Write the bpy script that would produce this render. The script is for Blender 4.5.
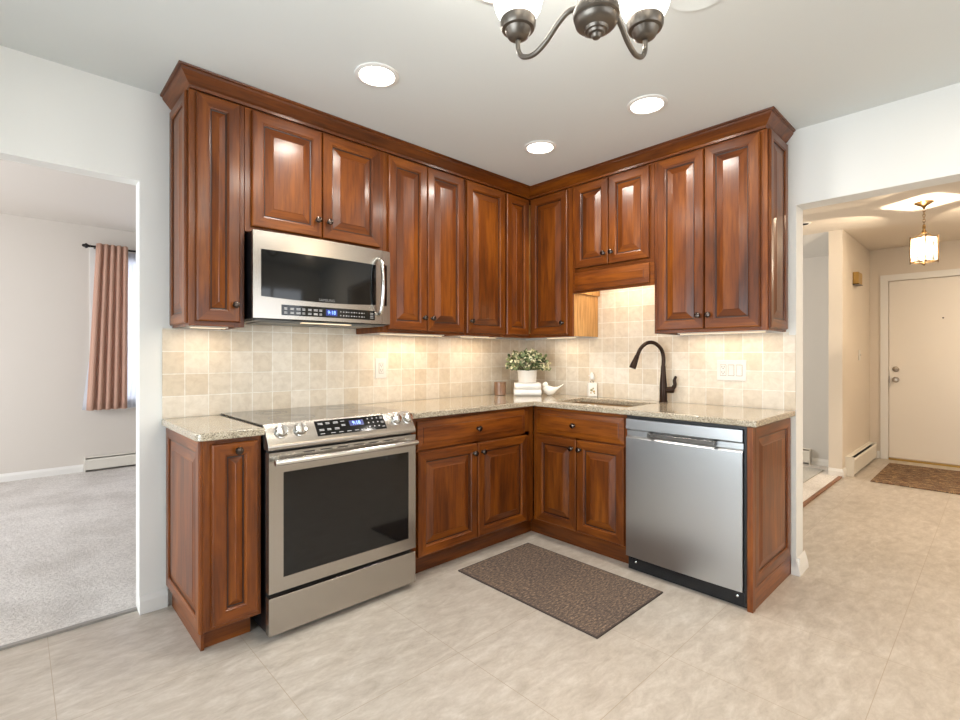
import bpy, bmesh, math, random
from mathutils import Vector, Matrix
random.seed(7)
PI = math.pi
S = bpy.context.scene
COL = S.collection
for o in list(bpy.data.objects):
    bpy.data.objects.remove(o)

# ------------------------------------------------------------------ camera
H = 2.481                                   # ceiling height
cam_d = bpy.data.cameras.new('camera')
cam_d.sensor_width = 36
cam_d.lens = 492.9 / 960 * 36
cam_d.shift_x = -2.1 / 960
cam_d.shift_y = -4.4 / 960
cam_d.clip_start = 0.02
cam = bpy.data.objects.new('camera', cam_d)
COL.objects.link(cam)
cam.location = (-3.1658, -2.8008, 1.22)
cam.rotation_euler = (PI / 2, 0, 0.8127 - PI / 2)
S.camera = cam

# ------------------------------------------------------------------ world, exposure
S.view_settings.view_transform = 'Standard'
S.view_settings.look = 'None'
S.view_settings.gamma = 1
S.view_settings.use_curve_mapping = False
S.view_settings.exposure = 0.0
W = bpy.data.worlds.new('sky')
S.world = W
W.use_nodes = True
wb = W.node_tree.nodes['Background']
wb.inputs[0].default_value = (0.80, 0.90, 1.0, 1)
wb.inputs[1].default_value = 1.6


def light(name, kind, loc, energy, color=(1, 1, 1), size=None, size_y=None, aim=None, shape=None, spot=None, blend=0.5,
          parent=None, spread=None):
    d = bpy.data.lights.new(name, kind)
    d.energy = energy
    d.color = color
    if kind == 'AREA':
        d.shape = shape or ('RECTANGLE' if size_y else 'SQUARE')
        d.size = size
        if size_y:
            d.size_y = size_y
        if spread:
            d.spread = spread
    elif size is not None:
        d.shadow_soft_size = size
    if kind == 'SPOT':
        d.spot_size = spot
        d.spot_blend = blend
    o = bpy.data.objects.new(name, d)
    COL.objects.link(o)
    o.location = loc
    if aim:
        v = Vector(aim)
        o.rotation_euler = v.to_track_quat('-Z', 'Y').to_euler()
    if parent:
        o.parent = parent
    return o


DAY = (0.83, 0.93, 1.0)
WARM = (1.0, 0.80, 0.58)
SOFT = (1.0, 0.94, 0.86)
# daylight through the sliding glass door on the left and fill through an added window behind the camera
light('daylight_sliding_door', 'AREA', (-5.12, -1.9, 1.15), 118, DAY, 2.3, 2.0, aim=(1, 0, -0.12))
light('added_back_window_fill', 'AREA', (-1.9, -5.32, 1.45), 32, (0.95, 0.97, 1.0), 2.6, 1.5, aim=(0, 1, -0.05))  # fill light from behind the camera, through the added window
light('daylight_living_window', 'AREA', (-1.6, 4.05, 1.5), 55, (0.95, 0.97, 1.0), 1.9, 1.6, aim=(0, -1, -0.1))
light('daylight_living_side', 'AREA', (-5.6, 2.0, 1.4), 95, (0.97, 0.97, 1.0), 2.4, 1.8, aim=(1, 0, -0.1))
light('daylight_side_room', 'AREA', (1.6, 0.9, 1.5), 48, (1.0, 0.97, 0.93), 1.2, 1.4, aim=(0.3, -1, -0.1))


# ------------------------------------------------------------------ materials
def new_mat(name):
    m = bpy.data.materials.new(name)
    m.use_nodes = True
    nt = m.node_tree
    b = nt.nodes['Principled BSDF']
    return m, nt, b


def srgb(r, g, b):
    f = lambda c: (c / 255 / 12.92) if c / 255 <= 0.04045 else ((c / 255 + 0.055) / 1.055) ** 2.4
    return (f(r), f(g), f(b), 1)


def plain(name, col, rough=0.5, metal=0.0, bump=0, bscale=200, emis=0, emis_col=None, coat=0, var=0.0):
    m, nt, b = new_mat(name)
    b.inputs['Base Color'].default_value = col
    b.inputs['Roughness'].default_value = rough
    b.inputs['Metallic'].default_value = metal
    if coat:
        b.inputs['Coat Weight'].default_value = coat
        b.inputs['Coat Roughness'].default_value = 0.1
    if emis:
        b.inputs['Emission Color'].default_value = emis_col or col
        b.inputs['Emission Strength'].default_value = emis
    tc = nt.nodes.new('ShaderNodeTexCoord')
    n = nt.nodes.new('ShaderNodeTexNoise')
    n.inputs['Scale'].default_value = bscale
    n.inputs['Detail'].default_value = 3
    nt.links.new(tc.outputs['Object'], n.inputs['Vector'])
    if bump:
        bp = nt.nodes.new('ShaderNodeBump')
        bp.inputs['Strength'].default_value = bump
        bp.inputs['Distance'].default_value = 0.002
        nt.links.new(n.outputs['Fac'], bp.inputs['Height'])
        nt.links.new(bp.outputs['Normal'], b.inputs['Normal'])
    if var:
        mx = nt.nodes.new('ShaderNodeMix')
        mx.data_type = 'RGBA'
        mx.inputs[6].default_value = [c * (1 - var) for c in col[:3]] + [1]
        mx.inputs[7].default_value = [min(1, c * (1 + var)) for c in col[:3]] + [1]
        nt.links.new(n.outputs['Fac'], mx.inputs[0])
        nt.links.new(mx.outputs[2], b.inputs['Base Color'])
    return m


def ramp(nt, fac, stops):
    r = nt.nodes.new('ShaderNodeValToRGB')
    while len(r.color_ramp.elements) < len(stops):
        r.color_ramp.elements.new(0.5)
    for e, (p, c) in zip(r.color_ramp.elements, stops):
        e.position = p
        e.color = c
    nt.links.new(fac, r.inputs[0])
    return r.outputs[0]


def mapping(nt, src, scale=(1, 1, 1), loc=(0, 0, 0)):
    mp = nt.nodes.new('ShaderNodeMapping')
    mp.inputs['Scale'].default_value = scale
    mp.inputs['Location'].default_value = loc
    nt.links.new(src, mp.inputs['Vector'])
    return mp.outputs[0]


def noise(nt, vec, scale, detail=3, rough=0.5, dist=0.0):
    n = nt.nodes.new('ShaderNodeTexNoise')
    n.inputs['Scale'].default_value = scale
    n.inputs['Detail'].default_value = detail
    n.inputs['Roughness'].default_value = rough
    n.inputs['Distortion'].default_value = dist
    nt.links.new(vec, n.inputs['Vector'])
    return n.outputs['Fac']


def mixc(nt, a, b, fac, mode='MIX'):
    mx = nt.nodes.new('ShaderNodeMix')
    mx.data_type = 'RGBA'
    mx.blend_type = mode
    for v, i in ((fac, 0), (a, 6), (b, 7)):
        if hasattr(v, 'is_output'):
            nt.links.new(v, mx.inputs[i])
        else:
            mx.inputs[i].default_value = v
    return mx.outputs[2]


def bump(nt, b, h, strength, dist=0.002):
    bp = nt.nodes.new('ShaderNodeBump')
    bp.inputs['Strength'].default_value = strength
    bp.inputs['Distance'].default_value = dist
    nt.links.new(h, bp.inputs['Height'])
    nt.links.new(bp.outputs['Normal'], b.inputs['Normal'])


def wood(name, axis, dark, mid, light_, rough=0.4, coat=0.32):
    """stained cherry: long grain along one object axis, each object shifted by its own random value"""
    m, nt, b = new_mat(name)
    tc = nt.nodes.new('ShaderNodeTexCoord')
    oi = nt.nodes.new('ShaderNodeObjectInfo')
    add = nt.nodes.new('ShaderNodeVectorMath')
    add.operation = 'ADD'
    cmb = nt.nodes.new('ShaderNodeCombineXYZ')
    mul = nt.nodes.new('ShaderNodeMath')
    mul.operation = 'MULTIPLY'
    mul.inputs[1].default_value = 37.0
    nt.links.new(oi.outputs['Random'], mul.inputs[0])
    for k in range(3):
        nt.links.new(mul.outputs[0], cmb.inputs[k])
    nt.links.new(tc.outputs['Object'], add.inputs[0])
    nt.links.new(cmb.outputs[0], add.inputs[1])
    sc = [1, 1, 1]
    sc['xyz'.index(axis)] = 0.07
    v = mapping(nt, add.outputs[0], sc)
    grain = noise(nt, v, 80, 5, 0.6, 0.1)
    sc2 = [1, 1, 1]
    sc2['xyz'.index(axis)] = 0.16
    v2 = mapping(nt, add.outputs[0], sc2)
    broad = noise(nt, v2, 11, 3, 0.5, 0.5)
    c1 = ramp(nt, broad, [(0.26, dark), (0.5, mid), (0.76, light_)])
    c2 = ramp(nt, grain, [(0.34, (0.54, 0.49, 0.45, 1)), (0.56, (1.0, 1.0, 1.0, 1))])
    c = mixc(nt, c1, c2, 0.8, 'MULTIPLY')
    tint = nt.nodes.new('ShaderNodeHueSaturation')
    vm = nt.nodes.new('ShaderNodeMapRange')
    vm.inputs['To Min'].default_value = 0.86
    vm.inputs['To Max'].default_value = 1.14
    nt.links.new(oi.outputs['Random'], vm.inputs['Value'])
    nt.links.new(vm.outputs[0], tint.inputs['Value'])
    nt.links.new(c, tint.inputs['Color'])
    nt.links.new(tint.outputs[0], b.inputs['Base Color'])
    b.inputs['Roughness'].default_value = rough
    b.inputs['Specular IOR Level'].default_value = 0.25
    b.inputs['Coat Weight'].default_value = coat
    b.inputs['Coat Roughness'].default_value = 0.19
    bump(nt, b, grain, 0.05, 0.001)
    return m


CD, CM, CL = srgb(78, 36, 6), srgb(111, 55, 8), srgb(142, 78, 16)
WV = wood('cherry_vertical_grain', 'z', CD, CM, CL)
WH = wood('cherry_horizontal_grain', 'x', CD, CM, CL)
WY = wood('cherry_depth_grain', 'y', CD, CM, CL)
MAPLE = wood('light_maple_cabinet_side', 'z', srgb(196, 150, 92), srgb(200, 154, 96), srgb(204, 158, 100), 0.45, 0.1)
DARKLINE = plain('dark_profile_line', srgb(44, 19, 8), 0.4)  # darker colour for chosen profile rings of doors and drawers


def steel(name, axis, col, rough=0.27):
    m, nt, b = new_mat(name)
    tc = nt.nodes.new('ShaderNodeTexCoord')
    sc = [900, 900, 900]
    sc['xyz'.index(axis)] = 4
    v = mapping(nt, tc.outputs['Object'], sc)
    n = noise(nt, v, 1.0, 2)
    b.inputs['Metallic'].default_value = 1
    b.inputs['Base Color'].default_value = col
    mr = nt.nodes.new('ShaderNodeMapRange')
    mr.inputs['To Min'].default_value = rough - 0.004
    mr.inputs['To Max'].default_value = rough + 0.004
    nt.links.new(n, mr.inputs['Value'])
    nt.links.new(mr.outputs[0], b.inputs['Roughness'])
    b.inputs['Anisotropic'].default_value = 0.65
    return m


STEEL = steel('brushed_stainless', 'x', srgb(176, 170, 162))
STEEL_DW = steel('brushed_stainless_cool', 'x', srgb(182, 183, 183), 0.3)
STEEL_B = plain('polished_stainless', srgb(225, 225, 222), 0.16, 1.0)
BLACKGLASS = plain('black_glass', srgb(7, 7, 8), 0.06)
GLASSTOP = plain('dark_ceramic_glass_cooktop', srgb(14, 14, 15), 0.03, coat=0.5)
BLACK = plain('black_plastic', srgb(14, 15, 17), 0.35)
KICKBLACK = plain('black_kick_panel', srgb(12, 16, 22), 0.25)
BRONZE = plain('oil_rubbed_bronze', srgb(52, 38, 30), 0.3, 0.85)
NICKEL_D = plain('dark_pewter_knob', srgb(84, 74, 68), 0.22, 1.0)
PEWTER = plain('grey_bronze_fixture', srgb(112, 105, 97), 0.36, 0.85)
BRASS = plain('aged_brass', srgb(128, 100, 62), 0.3, 1.0)
CHIMEBRASS = plain('gold_chime_cover', srgb(178, 142, 74), 0.45, 0.2)
SATIN = plain('satin_nickel', srgb(170, 160, 148), 0.28, 1.0)
WHITE = plain('white_plastic', srgb(226, 223, 216), 0.4)
WHITE_TRIM = plain('white_trim_paint', srgb(232, 231, 227), 0.4)
CERAMIC = plain('white_ceramic', srgb(238, 232, 222), 0.3, var=0.03, bscale=40)
TOWELM = plain('white_terry_cloth', srgb(240, 238, 234), 0.95, bump=0.6, bscale=500)
CEILM = plain('ceiling_paint', srgb(221, 225, 223), 0.9, bump=0.03, bscale=90)
WALLM = plain('kitchen_wall_paint', srgb(232, 232, 228), 0.85, bump=0.04, bscale=120)
LIVM = plain('living_room_paint', srgb(214, 208, 200), 0.85, bump=0.04, bscale=120)
HALLM = plain('hall_wall_paint', srgb(222, 212, 198), 0.85, bump=0.04, bscale=120)
GREYROOM = plain('side_room_paint', srgb(210, 208, 204), 0.85, bump=0.04, bscale=120)
DOORM = plain('white_door_paint', srgb(236, 230, 220), 0.45, bump=0.03, bscale=60)
HEATERM = plain('cream_heater_enamel', srgb(226, 222, 212), 0.4)
LAMPGLOW = plain('recessed_lamp_lens', srgb(255, 244, 228), 0.6, emis=14, emis_col=(1, 0.93, 0.82, 1))
SHADE = plain('lit_frosted_glass_shade', srgb(250, 246, 238), 0.4, emis=4.0, emis_col=(1, 0.98, 0.92, 1))
BULB = plain('lit_bulb', srgb(255, 240, 214), 0.4, emis=40, emis_col=(1, 0.86, 0.66, 1))
LEDLENS = plain('lit_strip_lens', srgb(255, 230, 190), 0.5, emis=1.1, emis_col=(1, 0.8, 0.55, 1))
DISPBLUE = plain('lit_blue_digits', srgb(90, 130, 255), 0.4, emis=2.2, emis_col=(0.25, 0.42, 1, 1))
DISPBACK = plain('lit_display_window', srgb(16, 24, 70), 0.3, emis=0.35, emis_col=(0.03, 0.08, 0.5, 1))
PRINT = plain('light_grey_print', srgb(190, 190, 190), 0.5)
PRINT_D = plain('dim_grey_print', srgb(120, 120, 120), 0.5)
SLOTM = plain('dark_slot', srgb(30, 26, 24), 0.6)
LEAF_A = plain('sage_leaf', srgb(128, 140, 96), 0.6, var=0.25, bscale=60)
LEAF_B = plain('dark_green_leaf', srgb(74, 88, 54), 0.6, var=0.25, bscale=60)
LEAF_C = plain('pale_cream_bud', srgb(232, 226, 190), 0.6, var=0.1, bscale=60)
STEMM = plain('green_stem', srgb(84, 90, 52), 0.7)
CANDLE = plain('smoky_brown_glass', srgb(132, 98, 72), 0.15, coat=0.4)
MOTIF = plain('olive_printed_flower', srgb(150, 140, 96), 0.5)
MOTIF_G = plain('gold_printed_flower', srgb(196, 160, 96), 0.5)
SINKM = plain('beige_composite_sink', srgb(150, 122, 88), 0.5, var=0.15, bscale=300)
RODM = plain('black_curtain_rod', srgb(28, 24, 22), 0.35, 0.4)
FILTER = plain('grey_filter_mesh', srgb(120, 120, 118), 0.4, 0.9, bump=0.5, bscale=400)


def glass_pane(name, tint=(1, 1, 1, 1), haze=0):
    m, nt, b = new_mat(name)
    nt.nodes.remove(b)
    t = nt.nodes.new('ShaderNodeBsdfTransparent')
    t.inputs[0].default_value = tint
    g = nt.nodes.new('ShaderNodeBsdfGlossy')
    g.inputs['Roughness'].default_value = 0.02
    fr = nt.nodes.new('ShaderNodeFresnel')
    fr.inputs[0].default_value = 1.45
    mx = nt.nodes.new('ShaderNodeMixShader')
    nt.links.new(fr.outputs[0], mx.inputs[0])
    nt.links.new(t.outputs[0], mx.inputs[1])
    nt.links.new(g.outputs[0], mx.inputs[2])
    out = mx.outputs[0]
    if haze:
        tl = nt.nodes.new('ShaderNodeBsdfTranslucent')
        tl.inputs[0].default_value = (0.9, 0.88, 0.84, 1)
        m2 = nt.nodes.new('ShaderNodeMixShader')
        m2.inputs[0].default_value = haze
        nt.links.new(out, m2.inputs[1])
        nt.links.new(tl.outputs[0], m2.inputs[2])
        out = m2.outputs[0]
    nt.links.new(out, nt.nodes['Material Output'].inputs[0])
    return m


PANE = glass_pane('window_glass')
CLEARG = glass_pane('clear_glass', (0.98, 0.96, 0.92, 1))
SEEDED = glass_pane('lantern_seeded_glass', (0.98, 0.96, 0.92, 1), 0.1)
S.cycles.transparent_max_bounces = 24


def cloth(name, col, transl, rough=0.9):
    m, nt, b = new_mat(name)
    b.inputs['Base Color'].default_value = col
    b.inputs['Roughness'].default_value = rough
    tr = nt.nodes.new('ShaderNodeBsdfTranslucent')
    tr.inputs[0].default_value = col
    mx = nt.nodes.new('ShaderNodeMixShader')
    mx.inputs[0].default_value = transl
    nt.links.new(b.outputs[0], mx.inputs[1])
    nt.links.new(tr.outputs[0], mx.inputs[2])
    nt.links.new(mx.outputs[0], nt.nodes['Material Output'].inputs[0])
    tc = nt.nodes.new('ShaderNodeTexCoord')
    n = noise(nt, mapping(nt, tc.outputs['Object'], (400, 400, 400)), 1, 1)
    bump(nt, b, n, 0.2, 0.001)
    return m


DRAPE = cloth('dusty_pink_drape', srgb(216, 178, 158), 0.3)
SHEER = cloth('white_sheer', srgb(236, 238, 244), 0.6)


def tile_mat(name, ux, off):
    """tumbled beige tiles: one wall's grid in its own object space"""
    m, nt, b = new_mat(name)
    tc = nt.nodes.new('ShaderNodeTexCoord')
    sp = nt.nodes.new('ShaderNodeSeparateXYZ')
    nt.links.new(tc.outputs['Object'], sp.inputs[0])
    cb = nt.nodes.new('ShaderNodeCombineXYZ')
    nt.links.new(sp.outputs[0], cb.inputs[0])
    nt.links.new(sp.outputs[2], cb.inputs[1])
    v = mapping(nt, cb.outputs[0], (1, 1, 1), off)
    br = nt.nodes.new('ShaderNodeTexBrick')
    br.offset = 0
    br.inputs['Scale'].default_value = 1
    br.inputs['Brick Width'].default_value = ux
    br.inputs['Row Height'].default_value = 0.11
    br.inputs['Mortar Size'].default_value = 0.0028
    br.inputs['Mortar Smooth'].default_value = 0.25
    br.inputs['Color1'].default_value = srgb(214, 199, 176)
    br.inputs['Color2'].default_value = srgb(230, 221, 206)
    br.inputs['Mortar'].default_value = srgb(238, 233, 222)
    nt.links.new(v, br.inputs['Vector'])
    n1 = noise(nt, v, 26, 5, 0.6, 0.5)
    cl = ramp(nt, n1, [(0.3, (0.84, 0.81, 0.77, 1)), (0.6, (1.02, 1.02, 1.02, 1))])
    c = mixc(nt, br.outputs['Color'], cl, 0.75, 'MULTIPLY')
    nt.links.new(c, b.inputs['Base Color'])
    b.inputs['Roughness'].default_value = 0.42
    inv = nt.nodes.new('ShaderNodeMath')
    inv.operation = 'MULTIPLY_ADD'
    inv.inputs[1].default_value = -1.0
    inv.inputs[2].default_value = 1.0
    nt.links.new(br.outputs['Fac'], inv.inputs[0])
    ad = nt.nodes.new('ShaderNodeMath')
    ad.operation = 'MULTIPLY_ADD'
    ad.inputs[1].default_value = 0.5
    nt.links.new(n1, ad.inputs[0])
    nt.links.new(inv.outputs[0], ad.inputs[2])
    bump(nt, b, ad.outputs[0], 0.5, 0.003)
    return m


def granite():
    m, nt, b = new_mat('speckled_granite')
    tc = nt.nodes.new('ShaderNodeTexCoord')
    v = tc.outputs['Object']
    vo = nt.nodes.new('ShaderNodeTexVoronoi')
    vo.inputs['Scale'].default_value = 300
    nt.links.new(v, vo.inputs['Vector'])
    sp = nt.nodes.new('ShaderNodeSeparateColor')
    nt.links.new(vo.outputs['Color'], sp.inputs[0])
    c1 = ramp(nt, sp.outputs[0], [(0.0, srgb(92, 84, 72)), (0.14, srgb(120, 110, 96)), (0.28, srgb(164, 152, 132)),
                                  (0.6, srgb(184, 172, 150)), (0.85, srgb(206, 196, 176)), (1.0, srgb(150, 140, 122))])
    n = noise(nt, v, 14, 4, 0.6)
    c = mixc(nt, c1, ramp(nt, n, [(0.35, (0.88, 0.86, 0.82, 1)), (0.65, (1.05, 1.04, 1.02, 1))]), 0.6, 'MULTIPLY')
    nt.links.new(c, b.inputs['Base Color'])
    b.inputs['Roughness'].default_value = 0.12
    b.inputs['Coat Weight'].default_value = 0.4
    b.inputs['Coat Roughness'].default_value = 0.06
    return m


GRANITE = granite()


def vinyl():
    m, nt, b = new_mat('streaked_stone_vinyl')
    tc = nt.nodes.new('ShaderNodeTexCoord')
    v = tc.outputs['Object']
    rot = nt.nodes.new('ShaderNodeMapping')
    rot.inputs['Rotation'].default_value = (0, 0, math.radians(28))
    rot.inputs['Scale'].default_value = (1.0, 2.3, 1)
    nt.links.new(v, rot.inputs['Vector'])
    n1 = noise(nt, rot.outputs[0], 8, 7, 0.7, 0.35)
    n2 = noise(nt, v, 1.6, 3, 0.5, 0.4)
    n3 = noise(nt, rot.outputs[0], 34, 5, 0.7, 0.3)
    c1 = ramp(nt, n1, [(0.28, srgb(166, 156, 144)), (0.5, srgb(185, 176, 165)), (0.72, srgb(203, 196, 187))])
    c2 = ramp(nt, n2, [(0.3, (0.91, 0.90, 0.88, 1)), (0.7, (1.05, 1.05, 1.05, 1))])
    c = mixc(nt, c1, c2, 0.8, 'MULTIPLY')
    c = mixc(nt, c, ramp(nt, n3, [(0.3, (0.90, 0.89, 0.87, 1)), (0.6, (1.03, 1.03, 1.03, 1))]), 0.6, 'MULTIPLY')
    br = nt.nodes.new('ShaderNodeTexBrick')
    br.offset = 0
    br.inputs['Scale'].default_value = 1
    br.inputs['Brick Width'].default_value = 0.61
    br.inputs['Row Height'].default_value = 0.61
    br.inputs['Mortar Size'].default_value = 0.0016
    br.inputs['Mortar Smooth'].default_value = 0.4
    nt.links.new(mapping(nt, v, (1, 1, 1), (0.015, 0.045, 0)), br.inputs['Vector'])
    c = mixc(nt, c, srgb(164, 150, 132), br.outputs['Fac'])
    nt.links.new(c, b.inputs['Base Color'])
    b.inputs['Roughness'].default_value = 0.36
    bump(nt, b, n1, 0.04, 0.001)
    return m


VINYL = vinyl()


def carpet(name, a, bcol, sc=1.0):
    m, nt, b = new_mat(name)
    tc = nt.nodes.new('ShaderNodeTexCoord')
    v = tc.outputs['Object']
    n1 = noise(nt, v, 75, 4, 0.75)
    n2 = noise(nt, v, 2.2, 4, 0.6, 0.25)
    c = mixc(nt, ramp(nt, n2, [(0.36, a), (0.60, bcol)]),
             ramp(nt, n1, [(0.3, (0.62, 0.61, 0.60, 1)), (0.62, (1.12, 1.12, 1.12, 1))]), 0.8, 'MULTIPLY')
    nt.links.new(c, b.inputs['Base Color'])
    b.inputs['Roughness'].default_value = 1
    bump(nt, b, n1, 0.9, 0.01)
    return m


CARPET = carpet('cut_pile_carpet', srgb(204, 199, 194), srgb(224, 220, 216))
CARPET_H = carpet('side_room_carpet', srgb(216, 210, 202), srgb(232, 228, 222))


def woven(name, cols, sx, sy, border=None):
    m, nt, b = new_mat(name)
    tc = nt.nodes.new('ShaderNodeTexCoord')
    v = mapping(nt, tc.outputs['Object'], (sx, sy, 1))
    n1 = noise(nt, v, 1, 4, 0.75)
    n2 = noise(nt, mapping(nt, tc.outputs['Object'], (3, 3, 1)), 1, 2)
    c = ramp(nt, n1, cols)
    c = mixc(nt, c, ramp(nt, n2, [(0.35, (0.85, 0.85, 0.87, 1)), (0.65, (1.12, 1.08, 1.02, 1))]), 0.6, 'MULTIPLY')
    nt.links.new(c, b.inputs['Base Color'])
    b.inputs['Roughness'].default_value = 0.95
    bump(nt, b, n1, 0.6, 0.003)
    return m


RUGM = woven('woven_taupe_rug', [(0.32, srgb(44, 38, 34)), (0.45, srgb(92, 80, 72)), (0.55, srgb(112, 94, 80)),
                                 (0.68, srgb(170, 146, 126))], 46, 110)
RUGB = plain('dark_rug_binding', srgb(70, 60, 54), 0.9, bump=0.4, bscale=300)
DOORMATM = woven('patterned_brown_mat', [(0.36, srgb(40, 28, 24)), (0.44, srgb(128, 92, 60)), (0.50, srgb(64, 56, 54)),
                                         (0.57, srgb(176, 146, 106)), (0.64, srgb(70, 40, 30))], 26, 11)
GREYRUG = woven('grey_area_rug', [(0.3, srgb(160, 160, 156)), (0.5, srgb(178, 178, 174)), (0.7, srgb(196, 196, 192))], 60, 90)
MATS = {}


# ------------------------------------------------------------------ mesh helpers
class MB:
    """collects shapes, then links them as ONE mesh object; each face carries a material index"""

    def __init__(s):
        s.v, s.f, s.mi, s.mats = [], [], [], []

    def m(s, mat):
        if mat not in s.mats:
            s.mats.append(mat)
        return s.mats.index(mat)

    def face(s, idx, mat):
        s.f.append(tuple(idx))
        s.mi.append(s.m(mat))

    def verts(s, pts):
        k = len(s.v)
        s.v += [tuple(p) for p in pts]
        return list(range(k, k + len(pts)))

    def box(s, lo, hi, mat):
        (a, b, c), (d, e, f) = [min(p, q) for p, q in zip(lo, hi)], [max(p, q) for p, q in zip(lo, hi)]
        i = s.verts([(a, b, c), (d, b, c), (d, e, c), (a, e, c), (a, b, f), (d, b, f), (d, e, f), (a, e, f)])
        for q in ((0, 3, 2, 1), (4, 5, 6, 7), (0, 1, 5, 4), (1, 2, 6, 5), (2, 3, 7, 6), (3, 0, 4, 7)):
            s.face([i[k] for k in q], mat)
        return s

    def prism(s, poly, axis, lo, hi, mat):
        """poly = 2D points in the two other axes (in xyz order), extruded lo..hi along axis"""
        k = 'xyz'.index(axis)
        def put(p, t):
            q = list(p)
            q.insert(k, t)
            return q
        a = s.verts([put(p, lo) for p in poly])
        b = s.verts([put(p, hi) for p in poly])
        n = len(poly)
        for j in range(n):
            s.face([a[j], a[(j + 1) % n], b[(j + 1) % n], b[j]], mat)
        s.face(a[::-1], mat)
        s.face(b, mat)
        return s

    def lathe(s, prof, mat, org=(0, 0, 0), axis=(0, 0, 1), seg=24, cap=True, mats=None):
        ax = Vector(axis).normalized()
        up = Vector((1, 0, 0)) if abs(ax.x) < 0.9 else Vector((0, 1, 0))
        u = ax.cross(up).normalized()
        w = ax.cross(u)
        rings = []
        for r, h in prof:
            c = Vector(org) + ax * h
            rings.append(s.verts([c + (u * math.cos(2 * PI * k / seg) + w * math.sin(2 * PI * k / seg)) * max(r, 1e-5)
                                  for k in range(seg)]))
        for j in range(len(rings) - 1):
            mm = mats[j] if mats else mat
            for k in range(seg):
                s.face([rings[j][k], rings[j][(k + 1) % seg], rings[j + 1][(k + 1) % seg], rings[j + 1][k]], mm)
        if cap:
            s.face(rings[0][::-1], mats[0] if mats else mat)
            s.face(rings[-1], mats[-1] if mats else mat)
        return s

    def tube(s, pts, rad, mat, seg=12, cap=True, sq=None):
        pts = [Vector(p) for p in pts]
        n = len(pts)
        rad = rad if isinstance(rad, (list, tuple)) else [rad] * n
        t0 = (pts[1] - pts[0]).normalized()
        nrm = t0.orthogonal().normalized()
        rings = []
        for i in range(n):
            t = (pts[min(i + 1, n - 1)] - pts[max(i - 1, 0)]).normalized()
            nrm = (nrm - t * nrm.dot(t)).normalized()
            bn = t.cross(nrm)
            rings.append(s.verts([pts[i] + (nrm * math.cos(2 * PI * k / seg) + bn * math.sin(2 * PI * k / seg)) * rad[i]
                                  for k in range(seg)]))
        for j in range(n - 1):
            for k in range(seg):
                s.face([rings[j][k], rings[j][(k + 1) % seg], rings[j + 1][(k + 1) % seg], rings[j + 1][k]], mat)
        if cap:
            s.face(rings[0][::-1], mat)
            s.face(rings[-1], mat)
        return s

    def build(s, name, parent=None, loc=(0, 0, 0), rot=(0, 0, 0), smooth=False, bevel=0, bseg=2, weld=False):
        me = bpy.data.meshes.new(name)
        me.from_pydata(s.v, [], s.f)
        for mt in s.mats:
            me.materials.append(mt)
        me.polygons.foreach_set('material_index', s.mi)
        bm = bmesh.new()
        bm.from_mesh(me)
        if weld:
            bmesh.ops.remove_doubles(bm, verts=bm.verts, dist=1e-5)
        bmesh.ops.recalc_face_normals(bm, faces=bm.faces)
        bm.to_mesh(me)
        bm.free()
        o = bpy.data.objects.new(name, me)
        COL.objects.link(o)
        o.location = loc
        o.rotation_euler = rot
        if parent:
            o.parent = parent
        if smooth or bevel:
            me.polygons.foreach_set('use_smooth', [True] * len(me.polygons))
            try:
                me.set_sharp_from_angle(angle=math.radians(38))
            except Exception:
                pass
        if bevel:
            md = o.modifiers.new('edge', 'BEVEL')
            md.width = bevel
            md.segments = bseg
            md.limit_method = 'ANGLE'
            md.angle_limit = math.radians(40)
            md.harden_normals = True
        return o


def spline(P, n=8):
    """Catmull-Rom through the points"""
    P = [Vector(p) for p in P]
    out = []
    for i in range(len(P) - 1):
        p0, p1, p2, p3 = P[max(i - 1, 0)], P[i], P[i + 1], P[min(i + 2, len(P) - 1)]
        for k in range(n):
            t = k / n
            out.append(0.5 * (2 * p1 + (p2 - p0) * t + (2 * p0 - 5 * p1 + 4 * p2 - p3) * t * t
                              + (3 * p1 - p0 - 3 * p2 + p3) * t ** 3))
    out.append(P[-1])
    return out


def thing(name, label, cat, loc=(0, 0, 0), rotz=0, group=None):
    o = bpy.data.objects.new(name, None)
    o.empty_display_size = 0.05
    COL.objects.link(o)
    o.location = loc
    o.rotation_euler = (0, 0, rotz)
    o['label'] = label
    o['category'] = cat
    if group:
        o['group'] = group
    return o


def tag(o, label, cat, group=None):
    o['label'] = label
    o['category'] = cat
    if group:
        o['group'] = group
    return o


def struct(o, label=None):
    o['kind'] = 'structure'
    if label:
        o['label'] = label
    return o


def text(name, body, size, mat, parent, loc, rot, width=None):
    c = bpy.data.curves.new(name, 'FONT')
    c.body = body
    c.size = size
    c.align_x = 'CENTER'
    c.align_y = 'CENTER'
    c.extrude = 0.0004
    c.materials.append(mat)
    t = bpy.data.objects.new(name + '_curve', c)
    COL.objects.link(t)
    dgp = bpy.context.evaluated_depsgraph_get()
    me = bpy.data.meshes.new_from_object(t.evaluated_get(dgp))
    bpy.data.objects.remove(t)
    bpy.data.curves.remove(c)
    o = bpy.data.objects.new(name, me)
    COL.objects.link(o)
    o.parent = parent
    o.location = loc
    o.rotation_euler = rot
    return o


# ------------------------------------------------------------------ room shell
G = 0.0
XW, YB = -4.9, -5.1                       # left outer wall, wall behind the camera
XF, YF = 4.30, 3.80                       # front-door wall, living room window wall
WT = 0.09


def shell(name, boxes, mat, label=None, bevel=0):
    mb = MB()
    for lo, hi in boxes:
        mb.box(lo, hi, mat)
    return struct(mb.build(name, bevel=bevel), label)


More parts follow.
